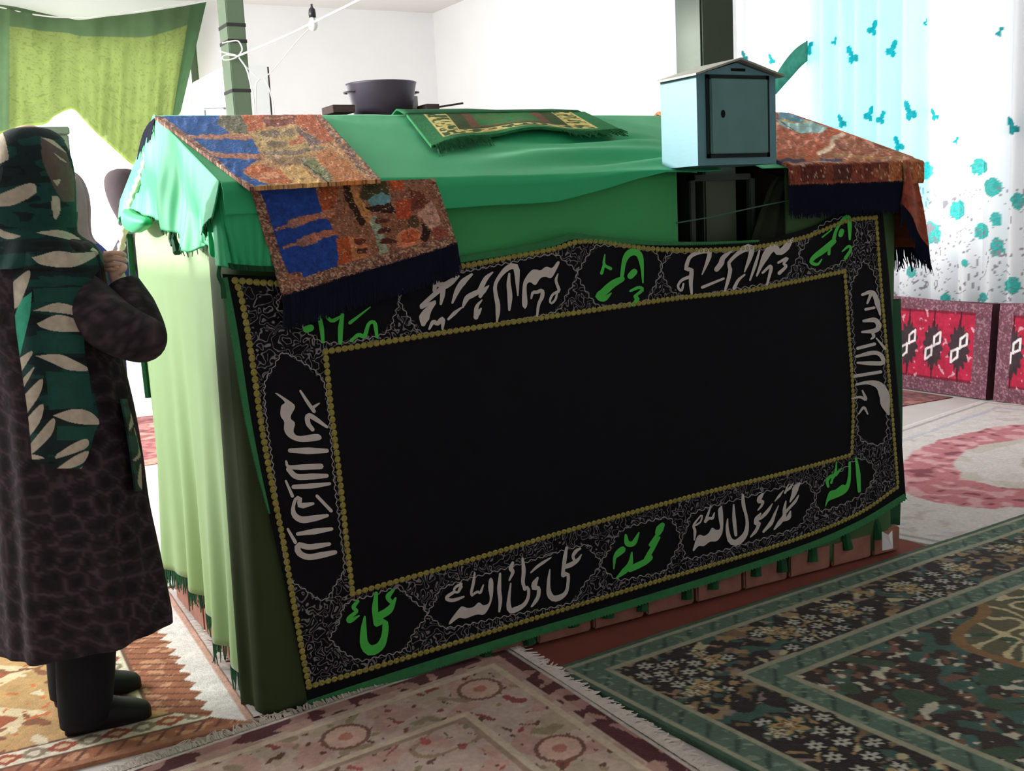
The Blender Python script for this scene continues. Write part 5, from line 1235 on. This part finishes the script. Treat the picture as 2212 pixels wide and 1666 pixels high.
# white paper scrap
pa = on_y(np.array(1905.), np.array(1149.), 2.775); pb = on_y(np.array(1925.), np.array(1184.), 2.775)
pts = [(pa[0], pb[2]), (pb[0], pb[2]), (pb[0]+.002, pa[2]-.004), ((pa[0]+pb[0])/2, pa[2]-.014), (pa[0]-.002, pa[2]+.002)]
pp_ = MB().prism([(x_, 2.772-.006*(k % 2), z_) for k, (x_, z_) in enumerate(pts)], (0, .0015, 0)).build('paper_scrap', mat('white_paper', (236, 232, 234), .8, .03)); tag(pp_, 'small white paper scrap tucked at the foot of the tomb under its right end', 'paper')

# ------------------------------------------------------------------ people
M_skin = mat('skin', rough=.6, var=.08, vscale=20, bump=.1, bscale=150, attr=True)
def skin_mesh(nodes, edges, root=0, sub=2):
    """nodes: (x, y, z, r); grows one continuous surface and returns (V, F)"""
    me = bpy.data.meshes.new('tmp'); bm = bmesh.new(); ly = bm.verts.layers.skin.verify()
    vs = []
    for k, nd_ in enumerate(nodes):
        v = bm.verts.new(nd_[:3]); r = nd_[3]; v[ly].radius = (r, r); v[ly].use_root = (k == root); vs.append(v)
    for a, b in edges: bm.edges.new((vs[a], vs[b]))
    bm.to_mesh(me); bm.free()
    o = bpy.data.objects.new('tmp', me); COL.objects.link(o)
    sm = o.modifiers.new('s', 'SKIN'); sm.branch_smoothing = .6
    ss_ = o.modifiers.new('d', 'SUBSURF'); ss_.levels = sub; ss_.render_levels = sub
    dg = bpy.context.evaluated_depsgraph_get(); ev = o.evaluated_get(dg); m2 = ev.to_mesh()
    V = [tuple(v.co) for v in m2.vertices]; F = [tuple(p.vertices) for p in m2.polygons]
    ev.to_mesh_clear(); bpy.data.objects.remove(o); bpy.data.meshes.remove(me)
    return V, F
def head_mesh(c, f, sc=1.0, n=36, m=28):
    """head with brow, eye sockets, nose, lips, chin and ears; f = facing direction (level)"""
    f = np.array([f[0], f[1], 0.]); f /= np.linalg.norm(f); s = np.array([f[1], -f[0], 0]); up = np.array([0, 0, 1.])
    V = []; F = []; C = []
    for j in range(m+1):
        ph = math.pi*j/m
        for i in range(n):
            th = 2*math.pi*i/n
            d = np.array([math.sin(ph)*math.cos(th), math.sin(ph)*math.sin(th), math.cos(ph)])   # d0 front, d1 side, d2 up
            r = np.array([.098, .077, .118]); p = d*r
            if d[2] < -.2: p[0] *= 1-.10*(-d[2]-.2); p[1] *= 1-.35*(-d[2]-.2)
            fr_ = max(d[0], 0)
            g = lambda y0, z0, wy, wz: math.exp(-((p[1]-y0)/wy)**2-((p[2]-z0)/wz)**2)*fr_
            p[0] += .026*g(0, -.022, .012, .018)+.012*g(0, .004, .010, .02)+.006*g(0, .03, .05, .012)-.010*(g(.032, .006, .016, .012)+g(-.032, .006, .016, .012))
            p[0] += .007*g(0, -.056, .024, .007)-.004*g(0, -.062, .02, .003)+.006*g(0, -.068, .02, .006)+.008*g(0, -.10, .025, .016)
            ear = math.exp(-((d[0]+.1)/.14)**2-((p[2]+.005)/.03)**2); p[1] += .014*ear*np.sign(d[1])*(abs(d[1]) > .6)
            V.append(tuple(np.asarray(c)+sc*(f*p[0]+s*p[1]+up*p[2])))
            col = np.array(lin((244, 198, 176)))
            if g(0, -.062, .024, .010) > .45: col = np.array(lin((170, 92, 86)))
            if g(.032, .006, .012, .005)+g(-.032, .006, .012, .005) > .5: col = np.array(lin((50, 36, 32)))
            if g(.032, .024, .02, .004)+g(-.032, .024, .02, .004) > .5: col = np.array(lin((60, 44, 38)))
            C.append(col)
    for j in range(m):
        for i in range(n): F.append((j*n+i, j*n+(i+1) % n, (j+1)*n+(i+1) % n, (j+1)*n+i))
    return V, F, C
def body_obj(parent, nodes, edges, head_c, facing, sc=1.0):
    V, F = skin_mesh(nodes, edges); C = [lin((244, 198, 176))]*len(V)
    hv, hf, hc = head_mesh(head_c, facing, sc); k = len(V)
    V = V+hv; F = F+[tuple(i+k for i in f) for f in hf]; C = C+hc
    return mesh('body', V, F, M_skin, parent, True, np.array(C))

# --- the woman at the left, seen from behind and her right side
fo = on_z(np.array(235.), np.array(1578.)); D0 = float(fo @ E2)
def Wp(px, py, off=0.0): return on_plane(np.asarray(px, float), np.asarray(py, float), E2, D0+off)
wom = empty('person', (fo[0], fo[1], 0)); tag(wom, 'woman in dark patterned coat and green and cream headscarf, hand raised to the tomb', 'person')
face = E2*.85+E1*.55
def offp(px, py, off): p = Wp(px, py, off); return [float(t) for t in p]
HC = Wp(72., 372.)                                                  # head centre
nodes = []; edges = []
def nd(px, py, off, r): nodes.append((*offp(px, py, off), r)); return len(nodes)-1
def ed(*ii):
    for a, b in zip(ii[:-1], ii[1:]): edges.append((a, b))
pel = nd(140, 960, 0, .13); sp1 = nd(118, 800, 0, .115); che = nd(98, 650, 0, .12); nk0 = nd(84, 545, 0, .06); nk1 = nd(78, 470, 0, .05)
ed(pel, sp1, che, nk0, nk1)
shR = nd(150, 625, -.03, .05); elR = nd(300, 728, -.07, .042); wrR = nd(262, 618, .0, .026); pm0 = nd(252, 596, .012, .022); pm1 = nd(243, 570, .016, .021)
ed(che, shR, elR, wrR, pm0, pm1)
shL = nd(40, 590, .14, .055); elL = nd(150, 740, .24, .042); wrL = nd(215, 660, .22, .026); hdL = nd(228, 640, .22, .022)
ed(che, shL, elL, wrL, hdL)
for off in (-.02, .13):
    dy_, sx_ = (0, 0) if off < 0 else (-62, -22); Hf = on_z(np.array(165.+sx_), np.array(1588.+dy_)); Tf = on_z(np.array(318.+sx_), np.array(1553.+dy_))
    hp_ = nd(150, 1040, off, .075); kn = nd(172+sx_, 1290+dy_*.5, off, .05); an = nd(180+sx_, 1525+dy_, off, .03)
    fa = Hf*.62+Tf*.38; fb_ = Hf*.2+Tf*.8; nodes.append((fa[0], fa[1], .046, .024)); ft = len(nodes)-1; nodes.append((fb_[0], fb_[1], .036, .016)); to = len(nodes)-1
    ed(pel, hp_, kn, an, ft, to)
fk = [(-.010, 549), (-.003, 561), (.004, 573), (.010, 584)]
for k, (o_, y_) in enumerate(fk):                                    # four bent fingers lying across, gripping the lace
    L_ = (1.0, 1.08, 1.03, .88)[k]
    a_ = nd(229, y_, o_, .0074); b_ = nd(229+17*L_, y_-3, o_-.020, .0072); c_ = nd(229+36*L_, y_-1, o_-.014, .0066); d_ = nd(229+41*L_, y_+3, o_+.012, .0058)
    ed(pm1, a_, b_, c_, d_)
t0 = nd(256, 590, -.012, .0105); t1 = nd(266, 582, -.020, .0095); t2 = nd(272, 570, -.018, .008); ed(pm0, t0, t1, t2)
body_obj(wom, nodes, edges, HC, face, .97)
def ring(px_l, px_r, py, b, tilt=0.0, n=56, off=0.0, pw=1.0):
    l = Wp(px_l, py, off); r_ = Wp(px_r, py, off); c_ = (l+r_)/2; a_ = np.linalg.norm((r_-l)@E1)/2
    t = np.linspace(0, 2*math.pi, n, endpoint=False)
    R_ = c_+np.outer(a_*np.cos(t), E1)+np.outer(b*np.sin(t), E2); R_[:, 2] += tilt*np.cos(t); return R_
M_coat = mat('dark_patterned_coat', rough=.9, var=.15, vscale=30, attr=True, bump=.3, bscale=120)
CO = [(505, 40, 125, .07), (522, 0, 178, .10), (545, -26, 206, .12), (600, -44, 224, .135), (700, -38, 238, .14), (800, -24, 262, .145), (900, -10, 284, .15), (1000, -2, 300, .155), (1100, 4, 312, .16), (1200, 9, 332, .165), (1300, 15, 352, .17), (1345, 18, 360, .175), (1372, 20, 362, .175)]
cr = resample([tuple(t) for t in CO], 200)
rings = []
for k, (py, xl, xr, b) in enumerate(cr):
    v = k/199; R_ = ring(xl, xr, py, b, tilt=.022*v*v, n=140)
    t = np.linspace(0, 2*math.pi, 140, endpoint=False); f = (.010*np.sin(t*7+v*2)+.006*np.sin(t*13+1))*max(v-.25, 0)*1.3
    R_ = R_+np.outer(f*np.cos(t), E1)+np.outer(f*np.sin(t), E2); rings.append(R_)
P = np.array(rings); P = np.concatenate([P, P[:, :1]], 1)
xx = np.arange(141)[None]/140*1.0+np.zeros((200, 1)); zz = P[..., 2]
def coat_col(u_, w_):
    c = np.zeros(u_.shape+(3,)); c[:] = lin((50, 40, 46))
    gx_, gy_ = u_*22+.5*vnoise(u_*9, w_*9, 3), w_*20; d1 = np.full(u_.shape, 9.); d2 = d1.copy()      # cobbled weave
    for i_ in (-1, 0, 1):
        for j_ in (-1, 0, 1):
            cx_, cy_ = np.floor(gx_)+i_, np.floor(gy_)+j_; q_ = np.hypot(cx_+hash2(cx_, cy_, 1)-gx_, cy_+hash2(cx_, cy_, 2)-gy_); d2 = np.minimum(d2, np.maximum(d1, q_)); d1 = np.minimum(d1, q_)
    c[d2-d1 < .10] = lin((76, 60, 68)); c[d2-d1 > .45] = lin((36, 29, 34))
    return mottle(c, u_*60, w_*60, .2, .3, 9)
grid('coat', P, M_coat, wom, col=coat_col(xx, zz), thick=.004)
# right sleeve and cuff
ctr = resample([offp(130, 615, -.02), offp(180, 655, -.07), offp(245, 705, -.10), offp(300, 730, -.085), offp(306, 722, -.05), offp(290, 668, -.02), offp(266, 612, 0)], 60)
rad = np.interp(np.linspace(0, 1, 60), [0, .25, .5, .62, .72, .85, 1], [.07, .072, .066, .060, .060, .054, .040])
mb = MB(); mb.tube(ctr, rad, 22); V = np.array(mb.V); o = mesh('sleeve', V, mb.F, M_coat, wom, True, coat_col(V[:, 0]*2+V[:, 1], V[:, 2]))
ctr = resample([offp(40, 580, .12), offp(90, 660, .2), offp(150, 740, .25), offp(190, 700, .24), offp(213, 664, .22)], 40)
mb = MB(); mb.tube(ctr, np.interp(np.linspace(0, 1, 40), [0, .5, 1], [.075, .06, .042]), 18); V = np.array(mb.V); mesh('sleeve', V, mb.F, M_coat, wom, True, coat_col(V[:, 0]*2+V[:, 1], V[:, 2]))
# headscarf
M_scarf = mat('green_cream_scarf', rough=.85, var=.12, vscale=30, attr=True, bump=.25, bscale=200)
CREAM, DKG, TEAL = (198, 184, 164), (22, 40, 40), (28, 70, 64)
S1 = [[(240, 320), (440, 258), (620, 318), (632, 366), (500, 340), (330, 322)], [(278, 412), (440, 348), (620, 408), (638, 472), (430, 472), (310, 442)], [(268, 655), (440, 643), (560, 690), (668, 762), (520, 762), (400, 712)],
 [(398, 1102), (560, 1053), (680, 1080), (748, 1162), (660, 1172), (530, 1152)], [(428, 1392), (560, 1310), (652, 1278), (642, 1350), (430, 1424)], [(428, 1502), (560, 1410), (662, 1368), (622, 1460), (480, 1512)], [(575, 1512), (655, 1470), (640, 1512)],
 [(90, 110), (220, 15), (215, 110), (140, 285), (88, 275)], [(80, 720), (250, 615), (200, 720), (140, 830), (130, 1000), (100, 1185), (64, 1000)], [(130, 880), (262, 738), (150, 945)], [(130, 1012), (312, 826), (292, 960), (128, 1172)], [(88, 1262), (312, 1016), (302, 1150), (160, 1334), (108, 1334)],
 [(158, 1412), (392, 1126), (392, 1240), (230, 1402)], [(168, 1434), (334, 1424), (250, 1396)]]
S1T = [[(300, 490), (640, 500), (640, 640), (330, 640)], [(345, 770), (660, 790), (700, 1040), (370, 1060)], [(430, 1180), (720, 1190), (690, 1290), (430, 1290)], [(250, 150), (610, 140), (600, 250), (260, 250)]]
S1B = [[(155, 240), (242, 175), (228, 350), (150, 680), (95, 665), (108, 380)]]
S2 = [[(-60, 190), (0, 160), (40, 150), (95, 380), (60, 430), (-40, 450)], [(-40, 800), (0, 785), (320, 663), (378, 770), (150, 892), (-20, 905)], [(425, 182), (560, 218), (695, 345), (560, 262)], [(556, 336), (704, 444), (640, 422)], [(553, 798), (622, 820), (632, 960), (580, 1052), (543, 900)], [(558, 638), (634, 628), (602, 692)],
 [(365, 1188), (640, 1165), (832, 1250), (822, 1284), (560, 1232)], [(338, 1455), (600, 1388), (800, 1410), (1055, 1400), (780, 1552), (450, 1532)], [(818, 1298), (940, 1328), (1025, 1392), (850, 1352)], [(-30, 1130), (60, 1180), (220, 1230), (80, 1262), (-30, 1200)]]
S2B = [[(430, 180), (700, 345), (785, 600), (785, 860), (660, 862), (560, 700), (440, 420)]]
S3 = [[(985, 1050), (1015, 1000), (1000, 1150), (960, 1215)], [(1000, 1200), (1070, 1100), (1075, 1200), (1040, 1330), (1060, 1400), (985, 1450), (1035, 1370)], [(1040, 1480), (1090, 1430), (1085, 1640), (1030, 1620)]]
def scarf_col(P):
    p = to_px(P); x1, y1 = p[..., 0]*3.471, (p[..., 1]-580)*3.471; x2, y2 = p[..., 0]*4.9, (p[..., 1]-260)*4.9
    c = np.zeros(p.shape[:-1]+(3,)); c[:] = lin(DKG)
    n_ = fbm(p[..., 0]*.009, p[..., 1]*.036, 5, 3); c[n_ > .56] = lin(TEAL); c[n_ < .34] = lin((20, 24, 28))
    near = (np.asarray(P) @ E2) < D0+.03
    for q_ in S1T: c[in_poly(x1, y1, q_) & near] = lin((28, 78, 68))
    for q_ in S2B: c[in_poly(x2, y2, q_) & near] = lin((104, 88, 82))
    for q_ in S1B: c[in_poly(x1, y1, q_) & near] = lin((64, 176, 142))
    for q_ in S1+S3: c[in_poly(x1, y1, resample(q_+[q_[0]], 48)) & near] = lin(CREAM)
    for q_ in S2: c[in_poly(x2, y2, resample(q_+[q_[0]], 48)) & near] = lin(CREAM)
    far_ = ~near & (np.sin(P[..., 2]*38+3*np.sin(P[..., 0]*14)) > .55); c[far_] = lin(CREAM)
    return mottle(c, p[..., 0], p[..., 1], .16, .12, 3)
HD = [(277, 48, 84, .03), (283, 24, 106, .062), (300, -2, 128, .088), (325, -16, 143, .105), (360, -26, 154, .115), (400, -32, 159, .118), (440, -32, 161, .115), (470, -28, 161, .108), (492, -24, 160, .105), (510, -22, 164, .112), (528, -26, 186, .125), (550, -34, 208, .138), (575, -46, 222, .146)]
hr = resample([tuple(t) for t in HD], 220)
P = np.array([ring(xl, xr, py, b, n=240) for py, xl, xr, b in hr]); P = np.concatenate([P, P[:, :1]], 1)
t = np.linspace(0, 2*math.pi, 241); dirs = np.outer(np.cos(t), E1)+np.outer(np.sin(t), E2); fdot = dirs @ (face/np.linalg.norm(face))
for k in range(220):                                                # soft folds below the chin
    v = max(0, (hr[k][0]-455)/120); P[k] += dirs*(.006*np.sin(t*9+v*3)*v)[:, None]
zc = P[..., 2]
keep = ~((fdot[None, :-1] > .62) & (zc[:-1, :-1] < HC[2]+.075) & (zc[:-1, :-1] > HC[2]-.10))
grid('headscarf', P, M_scarf, wom, col=scarf_col(P), keep=keep, thick=.003)
# tail of the scarf down the back
le = [(545, 30), (600, 30), (650, 30), (720, 28), (800, 22), (880, 18), (950, 22), (985, 42), (1008, 110)]
re_ = [(545, 214), (575, 220), (600, 200), (640, 182), (720, 180), (780, 184), (850, 204), (915, 214), (950, 200), (985, 190), (1012, 176)]
n, m = 320, 220; P = np.zeros((n, m, 3)); pys = np.linspace(545, 1012, n)
for i, py in enumerate(pys):
    xl0 = float(np.interp(py, cr[:, 0], cr[:, 1])); xr0 = float(np.interp(py, cr[:, 0], cr[:, 2])); b = float(np.interp(py, cr[:, 0], cr[:, 3]))
    a_ = (xr0-xl0)/2; cxp = (xl0+xr0)/2
    xs_ = np.linspace(interp(py, le), interp(py, re_), m)
    u_ = np.clip((xs_-cxp)/a_, -.97, .97)
    offs = -b*np.sqrt(1-u_**2)-.016-.006*np.sin(u_*9+py*.006)
    pp0 = Wp(xs_, np.full(m, py), 0.0); rr_ = pp0-EYE; dd_ = (D0+offs-EYE @ E2)/(rr_ @ E2); P[i] = EYE+rr_*dd_[:, None]
grid('scarf_tail', P, M_scarf, wom, col=scarf_col(P), thick=.004)
P = np.zeros((60, 14, 3))
for i, py in enumerate(np.linspace(862, 1062, 60)):
    xr0 = float(np.interp(py, cr[:, 0], cr[:, 2]))
    for k, u_ in enumerate(np.linspace(0, 1, 14)): P[i, k] = Wp(xr0-16+24*u_*(1-.3*abs(i-35)/35), py, -.04-.05*(1-u_)+.05*u_)
grid('scarf_front_end', P, M_scarf, wom, col=scarf_col(P), thick=.004)
# trousers and shoes
M_trous = mat('black_trousers', (24, 25, 31), .9, .12, 20); M_shoe = mat('black_shoe', (20, 20, 25), .6, .1, 20)
for off, dy, sx in ((-.02, 0, 0), (.13, -62, -22)):
    tr = []
    for py, xl, xr, b in ((1330, 118, 262, .075), (1400, 122, 250, .07), (1470, 124, 246, .066), (1530, 128, 240, .062), (1562, 132, 232, .056)):
        tr.append(ring(xl+sx, xr+sx, py+dy, b, n=28, off=off))
    mb = MB().loft([list(r_) for r_ in resample(np.array(tr).reshape(5, -1), 14).reshape(14, 28, 3)]); mb.build('trouser_leg', M_trous, wom, True)
    H_ = on_z(np.array(150.+sx), np.array(1592.+dy)); T_ = on_z(np.array(328.+sx), np.array(1552.+dy)); ax = (T_-H_); Ln = np.linalg.norm(ax); ax /= Ln; sd = np.array([ax[1], -ax[0], 0])
    rr = []
    for s_, w_, h_ in ((-.05, .022, .05), (-.03, .036, .085), (.10, .045, .115), (.28, .046, .11), (.45, .045, .082), (.65, .048, .062), (.85, .044, .048), (.96, .03, .038), (1.0, .012, .026)):
        c_ = H_+ax*Ln*s_; tq = np.linspace(0, 2*math.pi, 24, endpoint=False)
        rr.append([c_+sd*w_*math.copysign(abs(math.cos(a_))**.7, math.cos(a_))+np.array([0, 0, .0135+max(h_*(.42+.58*math.sin(a_)) if math.sin(a_) > -.72 else 0, 0)]) for a_ in tq])
    MB().loft(rr).build('shoe', M_shoe, wom, True)

# --- two people behind the tomb, half hidden
def figure(label, c_px, py_top, y, col_robe, col_scarf, facing, wide, tone, lean=0.0):
    top_ = on_y(np.array(float(c_px)), np.array(float(py_top)), y); x0, H_ = float(top_[0]), float(top_[2])
    r_ = empty('person', (x0, y, 0)); tag(r_, label, 'person')
    c0 = np.array([x0, y, 0]); f = np.array([*facing, 0.]); f /= np.linalg.norm(f); s = np.array([f[1], -f[0], 0])
    hc = c0+np.array([0, 0, H_-.13])
    N_ = [(*(c0+np.array([0, 0, .88])), .13), (*(c0+np.array([0, 0, 1.12])), .12), (*(c0+np.array([0, 0, H_-.34])), .12), (*(c0+np.array([0, 0, H_-.25])), .05), (*(c0+np.array([0, 0, H_-.18])), .045)]
    E_ = [(0, 1), (1, 2), (2, 3), (3, 4)]
    for q_ in (-1, 1):
        k = len(N_)
        for (a_, b_, z_, rr_) in ((.15, 0, H_-.36, .05), (.22, .05, H_-.60, .04), (.12, .22, H_-.68, .03), (.07, .26, H_-.66, .028)): N_.append((*(c0+s*a_*q_+f*b_+np.array([0, 0, z_])), rr_))
        E_ += [(2, k), (k, k+1), (k+1, k+2), (k+2, k+3)]
        k = len(N_)
        for (a_, b_, z_, rr_) in ((.09, 0, .82, .08), (.09, .01, .45, .055), (.09, 0, .09, .036), (.09, .1, .03, .03)): N_.append((*(c0+s*a_*q_+f*b_+np.array([0, 0, z_])), rr_))
        E_ += [(0, k), (k, k+1), (k+1, k+2), (k+2, k+3)]
    body_obj(r_, N_, E_, hc, f, .94)
    mr = mat('robe_'+tone, col_robe, .9, .12, 20, .2, 100); ms = mat('scarf_'+tone, col_scarf, .9, .12, 25, .2, 120)
    def rg(z, a_, b_, fo_=0.0):
        t = np.linspace(0, 2*math.pi, 40, endpoint=False); return [c0+s*(a_+fo_*math.sin(q_*8))*math.cos(q_)+f*(b_+fo_*math.sin(q_*8))*math.sin(q_)+np.array([0, 0, z]) for q_ in t]
    prof = [(H_-.25, .07, .07), (H_-.29, .14*wide, .10), (H_-.34, .19*wide, .13), (H_-.45, .215*wide, .15), (H_-.65, .225*wide, .17), (.85, .19*wide, .16), (.5, .18*wide, .16), (.06, .19*wide, .17)]
    MB().loft([rg(z, a_, b_, .008*(H_-z)) for z, a_, b_ in prof]).build('robe', mr, r_, True)
    for q_ in (-1, 1):
        P_ = [c0+s*.19*wide*q_+np.array([0, 0, H_-.36]), c0+s*.245*wide*q_+f*.06+np.array([0, 0, H_-.60]), c0+s*.13*q_+f*.21+np.array([0, 0, H_-.68])]
        MB().tube(resample([tuple(p_) for p_ in P_], 20), np.linspace(.07, .048, 20), 14).build('sleeve', mr, r_, True)
    rows = [(H_, .02, .02), (H_-.012, .05, .06), (H_-.04, .075, .09), (H_-.09, .09, .108), (H_-.15, .092, .112), (H_-.20, .088, .10), (H_-.245, .09, .09), (H_-.27, .10, .095), (H_-.285, .115, .10)]
    q = resample(rows, 40); P = np.array([rg(z, a_+.004, b_+.004) for z, a_, b_ in q]); P = np.concatenate([P, P[:, :1]], 1)
    t = np.linspace(0, 2*math.pi, 41); kp = ~((np.sin(t)[None, :-1] > .66) & (P[:-1, :-1, 2] < H_-.05) & (P[:-1, :-1, 2] > H_-.22))
    grid('headscarf', P, ms, r_, keep=kp, thick=.003)
    if lean:
        for ch in r_.children:                                      # leaning over towards the tomb's end
            for v_ in ch.data.vertices:
                z_ = v_.co.z; v_.co += Vector(E1)*lean*(max(z_, 0)/H_)**2
    return r_
figure('person in blue robe and greyish headscarf half hidden behind the woman', 126, 366, 4.55, (66, 70, 140), (150, 130, 138), (.5, .8), .9, 'blue')
figure('person in a dark robe and headcover leaning behind the left end of the tomb', 400, 359, 4.75, (50, 42, 46), (66, 54, 56), (-.35, .9), .95, 'dark', -.265)
